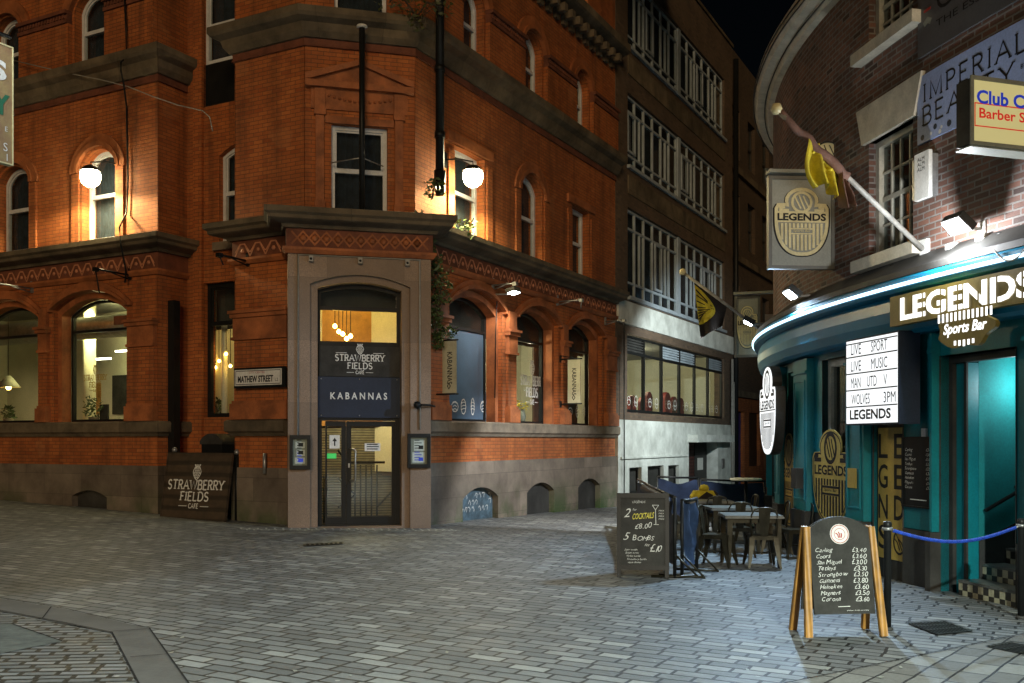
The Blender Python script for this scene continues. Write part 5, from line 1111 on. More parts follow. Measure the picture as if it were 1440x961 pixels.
# ---- plants growing on the corner building
def creeper(name, pts, label, n, size, mat='leaf'):
    m = MB()
    for (x, y, z, rx, rz) in pts: leaves(m, (x, y, z), n, (rx, rx, rz), size)
    t = thing(name, label, 'plant', pts[-1][:3]); T('foliage', m, mat, t); m = MB(WORLD); P = [(p[0], p[2], -p[1]) for p in pts]
    m.tube(P, .018, 5)
    for _ in range(9):
        a = random.randrange(0, len(pts) - 2); q = []
        for b in pts[a:a + 4]: q.append((b[0] + random.uniform(-.7, .7) * b[3], b[2] + random.uniform(-.2, .1), -(b[1] + random.uniform(-.6, .2) * b[3])))
        q.append((q[-1][0] + random.uniform(-.1, .1), q[-1][1] - random.uniform(.15, .4), q[-1][2])); m.tube(q, .007, 4, .003)
    T('stem', m, 'stem', t)
L2 = []
for u, v, r, h in ((606, 350, .10, .2), (611, 372, .18, .2), (617, 392, .30, .22), (620, 412, .26, .22), (612, 430, .16, .2), (614, 448, .12, .2), (626, 466, .25, .12), (616, 478, .12, .16)):
    s, z = FR.at(u, v, .25); q = FR.P(s, z, .25); L2.append((q.x, q.y, z, r, h))
creeper('climbing_plant', L2, 'trailing creeper hanging below the cornice beside the granite doorcase', 120, .05)
def tuft(fr, u, v, d, r, label, n=70, mat='leaf', size=.06):
    s, z = fr.at(u, v, d); q = fr.P(s, z, d); t = thing('wall_plant', label, 'plant', q); m = MB(); leaves(m, q, n, (r, r, r * .8), size); T('foliage', m, mat, t); T('stem', MB(fr).tube([(s, z - r, d - .05), (s, z, d)], .015, 5), 'stem', t)
tuft(FR, 610, 266, .44, .2, 'fern sprouting from the hopper of the black downpipe'); tuft(FR, 653, 322, .3, .26, 'fern growing on the cornice below the alley front lantern', 110); tuft(UPF, 589, 308, .55, .17, 'weeds on the cornice corner above the doorcase'); tuft(FR, 630, 314, .2, .12, 'small dry weed on the cornice near the downpipe', 50, 'leaf_dk', .04); 
L2 = []
for u, v, r in ((548, 2, .3), (562, -8, .3), (578, 12, .22), (584, 28, .18), (600, 4, .25), (622, 10, .2)):
    s, z = UPF.at(u, v, .5); q = UPF.P(s, z, .5); L2.append((q.x, q.y, z, r, .2))
creeper('hanging_shrub', L2, 'straggly shrub growing on the upper cornice at the canted corner', 40, .05, 'leaf_dk')
# ---- cables
def cable(name, pts, r, label, mat='black', cat='cable'): build(name, MB().tube([(p[0], p[2], -p[1]) for p in pts], r, 5), M[mat], None, label, cat)
def on(fr, lst, d): return [tuple(fr.P(*fr.at(u, v, d), d)) for u, v in lst]
cable('wall_cable', on(FL, [(175, -5), (177, 40), (178, 80)], .2) + on(FL, [(170, 88), (170, 100), (174, 118)], .45) + on(FL, [(178, 150), (180, 250), (178, 300)], .05) + on(FL, [(168, 320), (170, 345)], .5) + on(FL, [(177, 380), (176, 398)], .15), .02, 'black cable running down the end of the left wing')
cable('overhead_wire', on(FL, [(18, 85), (60, 95), (100, 104), (140, 112), (180, 122), (215, 136), (250, 148), (285, 156), (295, 165), (299, 185)], .3), .012, 'thin pale wire looping across the upper left wing', 'conduit')
cable('wall_cable', on(FR, [(699, 420), (697, 470), (696, 560)], .06), .015, 'thin cable down the brick between the blue window and its pier')

# ---- signs on the bar
s0, s1 = BC.s(1251.5, .14), BC.s(1440, .14) + .45; zl0, zl1 = 3.04, 3.40
t = thing('name_board', 'olive bar name board with glowing white stencil letters Legends Sports Bar', 'sign', BC.P((s0 + s1) / 2, zl0, .1))
T('board', MB(BC).box(s0, s1, zl0, zl1, .05, .14, 10), 'olive', t)
m = MB(BC); a, b = BC.s(1266, .15), BC.s(1440, .15) + .13; put_text(m, 'LEGENDS', (a + b) / 2, zl0 + .045, .152, .275, b - a, 'C', .035); T('letters', m, 'litletter', t)
m = MB(BC); n = 7
for k in range(n):
    if k == 0: continue
    x = a + (b - a) * (k + (.42, .42, .5, .42, .47, .36, .5)[k]) / n; m.box(x - .012, x + .012, zl0 + .03, zl1 - .02, .1525, .1535)
T('stencil_bridge', m, 'olive', t)
c = BC.s(1358, .16); CF = BC.sub(c, 0, .16); lw = .86; cz = 2.70
lobe = []
for k in range(40):
    q = 2 * math.pi * k / 40; rr = 1 + .10 * math.cos(5 * q + math.pi / 2 * 0); lobe.append((lw / 2 * math.cos(q) * rr * 1.0, cz + .17 + .205 * math.sin(q) * (1 + .12 * math.cos(6 * q))))
T('crest_board', MB(CF).prism(lobe, -.03, .02), 'olive', t)
m = MB(CF)
for k in range(13):
    x = -.40 + k * .067; m.ribbon([(x, zl0 - .075 + .0), (x, zl0 + .02)], .034, .0225)
for k in range(5): x = -.14 + k * .07; m.ribbon([(x, cz - .005 - .02 * (1 - abs(k - 2) / 2)), (x, cz + .045)], .036, .0225)
put_text(m, 'Sports Bar', 0, cz + .09, .023, .155, .66, 'C', .025, .22); T('crest_lettering', m, 'litletter', t)
# message light box
s0, s1 = BC.s(1191, .10), BC.s(1263, .10); MK = BC.sub((s0 + s1) / 2, 0, 0); hw = (s1 - s0) / 2; z0, z1 = 1.875, 2.965
t = thing('message_lightbox', 'glowing white message box with black letters Live Sport Live Music above the gold door', 'light box', MK.P(0, z0, 0))
T('cabinet', MB(MK).box(-hw - .02, hw + .02, z0 - .02, z1 + .02, -.19, .095), 'navy', t); T('lit_panel', MB(MK).box(-hw, hw, z0, z1, .0955, .10), 'litwhite', t)
rows = [('LIVE', 'SPORT', ''), ('LIVE', 'MUSIC', ''), ('MAN', 'UTD', 'V'), ('WOLVES', '', '3PM')]; rh = (z1 - z0) / 5
m = MB(MK)
for k, r in enumerate(rows):
    zb = z1 - (k + 1) * rh + .03; h = rh * .62
    if k == 0 or k == 1: put_text(m, r[0], -hw * .80, zb, .102, h, hw * .42, 'L'); put_text(m, r[1], hw * .02, zb, .102, h, hw * .62, 'L')
    elif k == 2: put_text(m, r[0], -hw * .80, zb, .102, h, hw * .40, 'L'); put_text(m, r[1], -hw * .14, zb, .102, h, hw * .38, 'L'); put_text(m, r[2], hw * .5, zb, .102, h, hw * .13, 'L')
    else: put_text(m, r[0], -hw * .78, zb, .102, h, hw * .75, 'L'); put_text(m, r[2], hw * .50, zb, .102, h, hw * .44, 'L')
    m.box(-hw, hw, z1 - (k + 1) * rh - .008, z1 - (k + 1) * rh + .008, .1005, .103)
m.box(-hw, hw, z1 - .05, z1 - .035, .1005, .103); put_text(m, 'LEGENDS', -hw * .04, z0 + .05, .102, rh * .60, hw * 1.62, 'C', .03)
T('lettering', m, 'blackvinyl', t)
# shield light box
s0, s1 = BC.s(1067, .12), BC.s(1092, .12); SH = BC.sub((s0 + s1) / 2, 1.42, 0); W_, H_ = abs(s1 - s0) * .86, 1.47
t = thing('shield_lightbox', 'glowing white shield sign with a ball crest on the far side of the bowed front', 'sign', SH.P(0, 0, 0)); out = crest_outline(W_, H_)
T('cabinet', MB(SH).prism([(x * 1.04, z * 1.015 - .008) for x, z in out], -.06, .095), 'char', t); T('lit_panel', MB(SH).prism(out, .0955, .104), 'litwhite', t)
m = MB(SH); crest_marks(m, W_, H_, .106, True, .04); m.box(-W_ * .5, W_ * .5, H_ * .495, H_ * .507, .1045, .1055); T('crest_marks', m, 'blackvinyl', t)
# gold crests on the windows
def window_crest(u0, u1, za, zb, label):
    s0, s1 = BC.s(u0, BW), BC.s(u1, BW); F2 = BC.sub((s0 + s1) / 2, zb, BW + .03); W2, H2 = abs(s1 - s0) * .98, za - zb; t = thing('gold_crest', label, 'crest sign', F2.P(0, 0, 0), 'gold crests on the bar windows')
    T('shield', MB(F2).prism(crest_outline(W2, H2), -.01, .004), 'gold', t); m = MB(F2); crest_marks(m, W2, H2, .006, True, .045); m.ribbon([(x * .93, H2 * .02 + z * .95) for x, z in crest_outline(W2, H2)], W2 * .018, .0055, True); T('crest_marks', m, 'blackvinyl', t)
window_crest(1102.5, 1124.5, 1.78, .22, 'gold shield crest low on the narrow window next to the meter box'); window_crest(1147, 1200, 1.82, .42, 'larger gold shield crest on the window beside the gold door')
# wall chalkboard
s0, s1 = BC.s(1271.5, BW) + .02, BC.s(1318.5, BW) - .0; F2 = BC.sub((s0 + s1) / 2, .82, BW + .008); hw = (s1 - s0) / 2
t = thing('wall_chalkboard', 'black drinks chalkboard fixed between the gold door and the porch', 'chalkboard', F2.P(0, 0, 0))
T('board', MB(F2).box(-hw, hw, 0, .88, 0, .025), 'black', t); T('frame', MB(F2).prism(rect(-hw, hw, 0, .88), .0251, .04, [rect(-hw + .02, hw - .02, .02, .86)]), 'black', t)
DR = ['Carling', 'Coors', 'San Miguel', 'Tetleys', 'Strongbow', 'Guinness', 'Heineken', 'Magners', 'Corona']; PR = ['3.40', '3.60', '3.00', '3.20', '3.50', '3.80', '3.90', '3.60', '3.50']
m = MB(F2); random.seed(5)
for k, (a, b) in enumerate(zip(DR, PR)):
    z = .70 - k * .058; hand(m, a, -hw + .06, z, .027, .036); hand(m, '£' + b, hw - .07, z, .027, .036, 'R')
m.ribbon([(-hw * .5, .10), (hw * .5, .10)], .012, .027); T('chalk_writing', m, 'chalk', t)
# panels on the upper brickwork
s0 = BC.s(1290.5, BW + .03); s1 = BC.s(1440, BW + .03) + 1.1
M['impblue'] = paint('pale_blue_sign_panel', (.31, .40, .66), .35, .1, 2, bmp=0)
t = thing('beauty_sign', 'long pale blue panel lettered Imperial Beauty with dots on the bar brickwork', 'sign', BC.P(s0, 5.3, BW)); T('panel', MB(BC).box(s0, s1, 5.295, 6.12, BW + .005, BW + .035, 14), 'impblue', t)
m = MB(BC); a, b = BC.s(1297, BW + .04), BC.s(1440, BW + .04); serif_text(m, 'IMPERIAL', (a + b) / 2 + .02, 5.78, BW + .038, .22, b - a, .115, True, .3); b2 = BC.s(1425, BW + .04); serif_text(m, 'BEAUTY', (a + b2) / 2, 5.50, BW + .038, .22, b2 - a, .115, True, .3); put_text(m, 'BY L', b + .02, 5.60, BW + .038, .05); T('lettering', m, 'blackvinyl', t)
for mt, nm, spots in (('navy', 'dark_dot', ((.11, 5.36, .035), (.62, 5.38, .04), (.36, 5.42, .035), (.86, 5.40, .04))), ('letter', 'pale_dot', ((.28, 5.36, .022), (.48, 5.38, .02), (.45, 5.335, .028), (1.6, 5.42, .03)))):
    m = MB(BC)
    for ds, z, r in spots: m.ribbon([(s0 + ds + r * .5 * math.cos(q * .7854), z + r * .5 * math.sin(q * .7854)) for q in range(8)], r, BW + .038, True)
    T(nm, m, mt, t)
s1 = BC.s(1440, BW + .03) + .6
t = thing('grey_shop_sign', 'dark grey shop panel above the pale blue one', 'sign', BC.P(s0, 6.38, BW)); T('panel', MB(BC).box(s0 + .01, s1, 6.36, 7.45, BW + .005, BW + .035, 12), 'greypan', t) if 'greypan' in M else None
M['greypan'] = paint('dark_grey_panel', (.085, .088, .092), .3, .15, 2, bmp=0); T('panel', MB(BC).box(s0 + .01, s1, 6.36, 7.45, BW + .005, BW + .035, 12), 'greypan', t)
m = MB(BC); put_text(m, 'Gro', BC.s(1317, BW + .04), 6.78, BW + .038, .30, None, 'L'); put_text(m, 'THE ESSENTI', BC.s(1316, BW + .04), 6.60, BW + .038, .085, 1.25, 'L'); T('lettering', m, 'blackvinyl', t)
m = MB(BC); q = BC.s(1299, BW + .04); m.box(q, q + .13, 6.87, 6.90, BW + .036, BW + .04); T('red_mark', m, 'redvinyl', t); m = MB(BC); m.ribbon([(q, 6.72), (q + .07, 6.76), (q + .14, 6.72)], .07, BW + .038); T('pale_mark', m, 'signgrey', t)
# projecting barber sign
BYc = 9.5; xo = (1366 - CX) / FOC * BYc; BS = Fr((xo, BYc, 0), (math.sin(R_(73)), math.cos(R_(73)))); z1, z0 = BS.at(1366, 109)[1], BS.at(1366, 201)[1]; L_ = 1.30
t = thing('barber_sign', 'projecting cream light box lettered Club Cuts Barber Shop', 'sign', BS.P(.6, z0, -.1))
T('cabinet', MB(BS).box(0, L_, z0, z1, -.20, -.004), 'char', t); T('rim', MB(BS).prism(rect(-.015, L_, z0 - .02, z1 + .02), -.0035, .015, [rect(.02, L_ - .03, z0 + .02, z1 - .02)]), 'signgrey', t); T('underside', MB(BS).box(-.01, L_, z0 - .035, z0 - .021, -.21, .0), 'signgrey', t)
T('lit_face', MB(BS).box(.02, L_ - .03, z0 + .02, z1 - .02, -.0035, .004), 'litcream', t)
m = MB(BS); a = BS.s(1373); put_text(m, 'Club Cuts', a, z1 - .245, .0055, .135, .82, 'L', .03); T('blue_lettering', m, 'bluevinyl', t)
m = MB(BS); put_text(m, 'Barber Shop', a + .03, z0 + .22, .0055, .13, .80, 'L', .02); m.ribbon([(a - .02, z0 + .17), (a + .9, z0 + .17), (a + .9, z0 + .39), (a - .02, z0 + .39)], .012, .0052, True); T('red_lettering', m, 'redlit', t)
T('support_arm', MB(BS).tube([(L_ - .2, z1 + .05, -.13), (L_ + .3, z1 + .25, -.13)], .02, 6), 'black', t)
# alarm box
s0 = BC.s(1284, BW + .1); F2 = BC.sub(s0 + .22, 4.60, BW + .004); t = thing('alarm_box', 'white and grey alarm box above the brightest floodlight', 'alarm box', F2.P(0, 0, 0)); T('back_box', MB(F2).box(-.20, .14, .0, .50, 0, .12), 'steel', t); T('cover', MB(F2).prism([(-.08, -.04), (.20, -.04), (.20, .52), (-.08, .52)], .121, .17), 'letter', t)
m = MB(F2)
for k in range(3): put_text(m, 'ALM', .05, .30 + k * .06, .172, .045, .14)
T('lettering', m, 'char', t)
# hanging crest signs, hung square to the wall
def hanging(s, wd, z0, z1, label, over):
    q = BC.P(s, 0, BW); c_, tt = BC.ct(s); n = tt.cross(Vector((0, 0, 1))); F2 = Fr(q + n * (wd + over), -n); t = thing('hanging_sign', label, 'hanging sign', F2.P(wd / 2, z0, 0), 'grey crest signs hanging from the bar')
    T('panel', MB(F2).box(0.0, wd, z0, z1, -.03, .03), 'signgrey', t); T('frame', MB(F2).prism(rect(-.02, wd + .02, z0 - .02, z1 + .02), -.05, .05, [rect(.03, wd - .03, z0 + .03, z1 - .03)]), 'signframe', t)
    T('top_rail', MB(F2).box(-.03, wd + over - .02, z1 + .05, z1 + .10, -.06, .12), 'signgrey', t)
    W2, H2 = wd * .80, (z1 - z0) * .72; F3 = F2.sub(wd / 2, z0 + (z1 - z0) * .15, .031); m = MB(F3); o = crest_outline(W2, H2); m.ribbon(o, W2 * .065, .012, True); crest_marks(m, W2, H2, .014, False, .05); T('crest', m, 'gold_lt', t); m = MB(F3); put_text(m, 'LEGENDS', 0, H2 * .515, .0145, H2 * .115, W2 * .96, 'C', .035); T('lettering', m, 'blackvinyl', t)
    m = MB(F3); m.box(-W2 * .49, W2 * .49, H2 * .49, H2 * .66, .002, .008); T('crest_band', m, 'gold_lt', t); m = MB(F3); m.ribbon([(x * 1.10, -H2 * .03 + z * 1.045) for x, z in crest_outline(W2, H2)], W2 * .03, .004, True); T('crest_border', m, 'blackvinyl', t)  # black outline drawn round the gold crest
    return t, F2

def ball_emblem(fr, s, z, r, d, t):
    T('ball_emblem', MB(fr).lathe([(0, -.02), (r, -.02), (r, .0), (r * .9, .015), (0, .02)], s, z, d, 24, 'd'), 'gold_lt', t); m = MB(fr)
    for q in (-1, 0, 1): m.ribbon([(s + r * .9 * (q * .45 - .35), z + r * .75), (s + r * .45 * q, z), (s + r * .9 * (q * .45 + .3), z - r * .75)], .014, d + .024)
    m.ribbon([(s + r * math.cos(i * .3142), z + r * math.sin(i * .3142)) for i in range(20)], .02, d + .024, True); T('ball_seams', m, 'blackvinyl', t)
M['signframe'] = paint('dark_metal_sign_frame', (.10, .10, .085), .45, .2, 4)
s = BC.s(1172, BW); q = BC.P(s, 0, BW); wd = q.x - (1078.5 - CX) / FOC * q.y; zz = [BC.at(1172, v, BW)[1] for v in (378, 252)]
hs = hanging(s, wd - .03, zz[0], zz[1], 'grey hanging sign with gold ball crest below the pale curved gutter', .02)
ball_emblem(hs[1], wd * .90, zz[1] + .34, .20, .0, hs[0])
s = BC.s(1120, BW) - 4.8; q = BC.P(s, 0, BW); hanging(s, .50, CAMZ + 120 / FOC * q.y, CAMZ + 204 / FOC * q.y, 'second hanging crest sign, half hidden behind the neon-edged bowed front', .35)
# flags
M['polegrey'] = paint('worn_grey_pole_paint', (.26, .25, .22), .6, .3, 8)
def pole_flag(base3, nrm, tip_uv, label, base_z, cloth):
    PFm = Fr((base3.x, base3.y, 0), nrm); tt, tz = PFm.at(*tip_uv); t = thing('flagpole', label, 'flagpole', PFm.P(0, base_z, 0)); m = MB(PFm)
    T('pole', m.tube([(0.05, base_z, 0), (tt, tz, 0)], .032, 8), 'polegrey', t); T('finial', MB(PFm).lathe([(0, -.06), (.05, -.05), (.07, 0), (.05, .06), (0, .075)], tt, tz, 0, 12), 'gold_lt', t); T('bracket', MB(PFm).box(0, .05, base_z - .16, base_z + .12, -.07, .07), 'letter', t)
    return PFm, tt, tz, t
s = BC.s(1303, BW); c_, tt_ = BC.ct(s); nn = tt_.cross(Vector((0, 0, 1))); zb = BC.at(1303, 351, BW)[1]
PFm, tt, tz, t = pole_flag(BC.P(s, 0, BW), nn, (1092, 154), 'white flagpole with a furled brown and yellow flag rising from the sash window', zb, None)
M['browncloth'] = paint('brown_flag_cloth', (.13, .065, .045), .85, .25, 5); M['yellowcloth'] = paint('yellow_flag_cloth', (.44, .35, .012), .85, .3, 6)
f = lambda k: (tt * k + .05 * (1 - k), zb + (tz - zb) * k)
fl = thing('furled_flag', 'furled brown flag with yellow end bunched round the white pole', 'flag', PFm.P(tt * .8, tz - .5, 0))
m = MB(PFm); pts = []; r0 = []
for i in range(15): a, z = f(.52 + .46 * i / 14); pts.append((a, z - .02 * math.sin(i * 1.3), .012 * math.sin(i * 2.1)))
T('wrapped_cloth', m.tube(pts, .062, 8, .04), 'browncloth', fl)
for k in (.62, .74): a, z = f(k); T('tie', MB(PFm).tube([(a - .05, z + .03, .0), (a, z + .02, .07), (a + .05, z - .05, .05), (a + .03, z - .08, -.02)], .018, 6), 'yellowcloth', fl)
def drape(mat_, k0, k1, drop, name, ph, bot):
    m = MB(PFm); n0 = len(m.v); I, J = 14, 26
    for i in range(I):
        r = i / (I - 1)
        for j in range(J):
            q = j / (J - 1); a, z = f(k0 + (k1 - k0) * q); wdn = 1 + .12 * math.sin(r * 3.1) - .35 * r ** 4; mid = f((k0 + k1) / 2)
            a = mid[0] + (a - mid[0]) * wdn + .05 * r * math.sin(r * 3 + ph); zz = z - .02 - r * (drop + bot * math.sin(q * 7 + ph)) ; zz = zz + (mid[1] - z) * r * .7
            m.vert(a, zz, (.015 + .085 * r ** .7) * math.sin(q * 17 + ph + r * 1.2) + .04 * math.sin(q * 5 + r * 3))
    for i in range(I - 1):
        for j in range(J - 1): b_ = n0 + i * J + j; m.face((b_, b_ + 1, b_ + J + 1, b_ + J), None, True)
    T(name, m, mat_, fl)
drape('yellowcloth', .56, .80, .40, 'bunched_end', .4, .05); drape('browncloth', .50, .58, .34, 'loose_fold', 2.1, .06)
s = BC.s(1120, BW) - 3.0; c_, tt_ = BC.ct(s); nn = tt_.cross(Vector((0, 0, 1)))
PFm, tt, tz, t = pole_flag(BC.P(s, 0, BW), nn, (960, 383), 'white flagpole reaching over the alley with a black flag', 3.66, None)
fl = thing('black_flag', 'black flag with a yellow striped roundel hanging over the alley', 'flag', PFm.P(tt * .8, 3.8, 0))
m = MB(PFm); n0 = len(m.v); g0, g1 = PFm.at(976, 397), PFm.at(1022, 432); gb0, gb1 = PFm.at(985, 476), PFm.at(1016, 458); NI, NJ = 12, 14
def fp(k, q):
    a = g0[0] + (g1[0] - g0[0]) * q; z = g0[1] + (g1[1] - g0[1]) * q; b_ = gb0[0] + (gb1[0] - gb0[0]) * q; zb_ = gb0[1] + (gb1[1] - gb0[1]) * q
    return a + (b_ - a) * k, z + (zb_ - z) * k, .06 * k * math.sin(q * 9 + .6) + .02
for i in range(NI):
    for j in range(NJ): m.vert(*fp(i / (NI - 1), j / (NJ - 1)))
for i in range(NI - 1):
    for j in range(NJ - 1): b_ = n0 + i * NJ + j; m.face((b_, b_ + 1, b_ + NJ + 1, b_ + NJ), None, True)
M['blackcloth'] = paint('black_flag_cloth', (.022, .018, .016), .85, .3, 6); T('cloth', m, 'blackcloth', fl)
m = MB(PFm)
def fr2(k, q): a, z, d = fp(k, q); return a, z, d - .012
def flagline(pts, w_):
    for (k0, q0), (k1, q1) in zip(pts, pts[1:]):
        l = math.hypot(k1 - k0, q1 - q0) or 1; dk, dq = -(q1 - q0) / l * w_, (k1 - k0) / l * w_
        m.face([m.vert(*fr2(k, q)) for k, q in ((k0 + dk, q0 + dq), (k1 + dk, q1 + dq), (k1 - dk, q1 - dq), (k0 - dk, q0 - dq))])
nn_ = 12
for i in range(nn_):
    for j in range(5):
        a0_, a1_ = math.pi * i / nn_, math.pi * (i + 1) / nn_; r0_, r1_ = j / 5, (j + 1) / 5
        P4 = [(.40 + .36 * r * math.cos(a), .0 + .66 * r * math.sin(a)) for r, a in ((r0_, a0_), (r1_, a0_), (r1_, a1_), (r0_, a1_))]
        m.face([m.vert(*fr2(k, q)) for k, q in (P4 if j else P4[1:] if False else P4)])
T('roundel', m, 'yellowcloth', fl); m = MB(PFm)
def fr2(k, q): a, z, d = fp(k, q); return a, z, d - .020
for i in range(6): flagline([(.44 + i * .055, .02), (.36 + i * .05, .56 - .085 * i)], .010)
flagline([(.12, .03), (.24, .40)], .02); flagline([(.22, .03), (.30, .56)], .012); flagline([(.33, .02), (.36, .62)], .012)
T('roundel_stripes', m, 'blackcloth', fl)
# clutter of cables along the fascia top
def cline(pts, r, lb, mat='black'): build('cable', MB(BC).tube(pts, r, 5), M[mat], None, lb, 'cable')
a = BC.s(1110, BW); b = BC.s(1440, BW) + .8; n = 40
cline([(a + (b - a) * i / n, 3.86 + .03 * math.sin(i * 1.7) + .02 * math.sin(i * .6), BW + .06 + .02 * math.sin(i * 2.3)) for i in range(n + 1)], .016, 'black cable sagging along the top of the teal fascia')
cline([(a + .5 + (b - a - .5) * i / n, 3.78 + .04 * math.sin(i * 1.1 + 1), BW + .10 + .02 * math.sin(i * 1.9)) for i in range(n + 1)], .012, 'pale cable along the top of the teal fascia', 'conduit')
cline([(BC.s(1408, 0) + .05 * i, 3.66 - .16 * math.sin(i * math.pi / 10), .10) for i in range(11)], .010, 'loop of cable hanging over the neon strip', 'conduit')
for u, lb in ((1345, 'grey junction box on the brick just above the fascia near the brightest floodlight'), (1388, 'grey junction box above the fascia beside the loop of cable')):
    s = BC.s(u, BW); t = thing('junction_box', lb, 'junction box', BC.P(s, 3.78, BW)); T('box_body', MB(BC).box(s - .07, s + .07, 3.80, 3.95, BW + .02, BW + .10), 'conduit', t); T('lid', MB(BC).box(s - .05, s + .05, 3.82, 3.93, BW + .101, BW + .115), 'letter', t)

# ================================================================== furniture in the square
def seg_frame(F2, s0, s1, z, wd): pass
# wooden drinks board
x, y = ground_at(1192, 897); AF = stand(x, y + .02, 6); wd, hb, th = .62, 1.04, .30
t = thing('wooden_pavement_board', 'orange wooden framed pavement board with an arched chalk drinks list', 'pavement board', AF.P(0, 0, 0))
fa = Fr(AF.P(0, 0, 0), AF.ex, AF.up, AF.n).tilt(9.5); ba = Fr(AF.P(0, 0, -.36), AF.ex, AF.up, AF.n).tilt(-9.5)
for fr, nm in ((fa, 'front'), (ba, 'back')):
    fl_ = fr is fa
    T('panel', MB(fr).prism(arch(-wd / 2 + .03, wd / 2 - .03, .20, .95, 1.06), -.02, .0), 'board', t)
    for q in (-1, 1):
        x0 = q * (wd / 2 - .01); T('leg', MB(fr).prism([(x0 - .032 + q * .045, 0), (x0 + .032 + q * .045, 0), (x0 + .028, .97), (x0 - .028, .97)], -.03, .014), 'oak', t)
m = MB(fa); random.seed(11)
for k, (a, b) in enumerate(zip(DR, ['3.40', '3.60', '3.00', '3.30', '3.50', '3.80', '3.60', '3.50', '3.60'])):
    z = .745 - k * .054; hand(m, a, -wd / 2 + .07 + .004 * k, z, .003, .038, 'L', .35, .03, .16); hand(m, '£' + b, wd / 2 - .075, z - .005, .003, .042, 'R', .2, -.02)
m.ribbon([(-.06, .265), (.05, .268)], .006, .003); put_text(m, 'please drink sensibly', .12, .225, .003, .012, .2); T('chalk_writing', m, 'chalk', t)
m = MB(fa); m.flat([(.09 * math.cos(i * .314), .905 + .09 * math.sin(i * .314)) for i in range(20)], .002); T('badge', m, 'letter', t)
m = MB(fa); m.ribbon([(.080 * math.cos(i * .314), .905 + .080 * math.sin(i * .314)) for i in range(20)], .006, .0035, True); m.ribbon([(.05 * math.cos(i * .314), .905 + .05 * math.sin(i * .314)) for i in range(20)], .004, .0035, True)
for q in (-1, 0, 1): m.ribbon([(q * .025 - .012, .925 - .01 * abs(q)), (q * .018, .90), (q * .012, .872)], .010, .0036)
T('badge_crest', m, 'redvinyl', t)
# black cocktail board
x, y = ground_at(904, 813); AF = stand(x, y, -7); wd = .66
t = thing('black_pavement_board', 'black framed pavement board chalked with cocktails and bombs', 'pavement board', AF.P(0, 0, 0)); fa = Fr(AF.P(0, 0, 0), AF.ex, AF.up, AF.n).tilt(6); ba = Fr(AF.P(0, 0, -.42), AF.ex, AF.up, AF.n).tilt(-10)
for fr in (fa, ba):
    T('panel', MB(fr).box(-wd / 2 + .05, wd / 2 - .05, .16, 1.02, -.02, -.004), 'board', t); T('frame', MB(fr).prism(rect(-wd / 2, wd / 2, .10, 1.07), -.03, .012, [rect(-wd / 2 + .05, wd / 2 - .05, .16, 1.01)]), 'black', t)
    for q in (-1, 1): T('leg', MB(fr).box(q * (wd / 2 - .03) - .025, q * (wd / 2 - .03) + .025, 0, .10, -.03, .01), 'black', t)
m = MB(fa); random.seed(4); hand(m, 'LEGENDS', -.13, .945, .0, .03, 'L', .1); hand(m, '2', -.24, .76, .0, .12, 'L', .35); hand(m, 'for', -.13, .85, .0, .03); hand(m, '£8.00', -.10, .62, .0, .07, 'L', .2, .05); hand(m, '5', -.25, .47, .0, .115, 'L', .35); hand(m, 'BOMBS', -.13, .47, .0, .065, 'L', .25, .03); hand(m, 'for', .02, .40, .0, .04); hand(m, '£10', .09, .33, .0, .09, 'L', .3)
for k, q in enumerate(('Jager bombs', 'Skittle bombs', 'Vodka bombs', 'Strawberry bombs', 'Apple bombs')): hand(m, q, -.23 + .010 * k, .345 - k * .040, .0, .022, 'L', .35)
m.ribbon([(.12, .92), (.16, .86), (.20, .92), (.12, .92)], .008, .001); m.ribbon([(.16, .86), (.165, .68), (.13, .67), (.20, .675)], .008, .001)
for k in range(4): put_text(m, 'MIX', .235, .84 - k * .035, .0, .02, .07, 'C', 0, .2)
T('chalk_writing', m, 'chalk', t); m = MB(fa); put_text(m, 'COCKTAILS', .0, .745, .001, .075, .27, 'C', .015, .25, .08); T('yellow_writing', m, 'chalk_y', t)
# windbreaks
def windbreak(a, b, h, mat, label, sag=.04, feet=True, grp=None):
    A, B_ = Vector((a[0], a[1], gz(*a))), Vector((b[0], b[1], gz(*b))); e = (B_ - A); L_ = Vector((e.x, e.y)).length; F2 = Fr(A, (e.x, e.y)); t = thing('windbreak', label, 'windbreak', A, grp)
    m = MB(F2); n = max(8, int(L_ / .18)); k = 7
    for i in range(n + 1):
        q = i / n
        for j in range(k):
            r = j / (k - 1); zg = (B_.z - A.z) * q; m.vert(.03 + (L_ - .06) * q, zg + .12 + (h - .16) * r - sag * math.sin(q * math.pi * max(1, round(L_ / 1.6))) ** 2 * r, .028 * math.sin(i * 1.3 + j * .9) + .018 * math.sin(i * .53 + j * 2.1))
    for i in range(n):
        for j in range(k - 1): b_ = i * k + j; m.face((b_, b_ + k, b_ + k + 1, b_ + 1), None, True)
    T('cloth', m, mat, t)
    for s, z in ((0, 0), (L_, B_.z - A.z)):
        T('post', MB(F2).tube([(s, z, 0), (s, z + h, 0)], .024, 8), 'black', t)
        if feet:
            m = MB(F2).tube([(s, z + .02, -.3), (s, z + .02, .3)], .018, 6); m.tube([(s - .01, z + .3, 0), (s - .01, z + .03, .28)], .014, 6); T('foot', m, 'gun', t)
    m = MB(F2).tube([(0, h, 0), (L_ * .5, h - .01 + (B_.z - A.z) * .5, 0), (L_, h + B_.z - A.z, 0)], .024, 8); T('top_rail', m, 'black', t); return t
p0 = ground_at(949, 813); windbreak(p0, (2.62, 20.4), 1.02, 'navycloth', 'dark windbreak running up the alley behind the black pavement board')
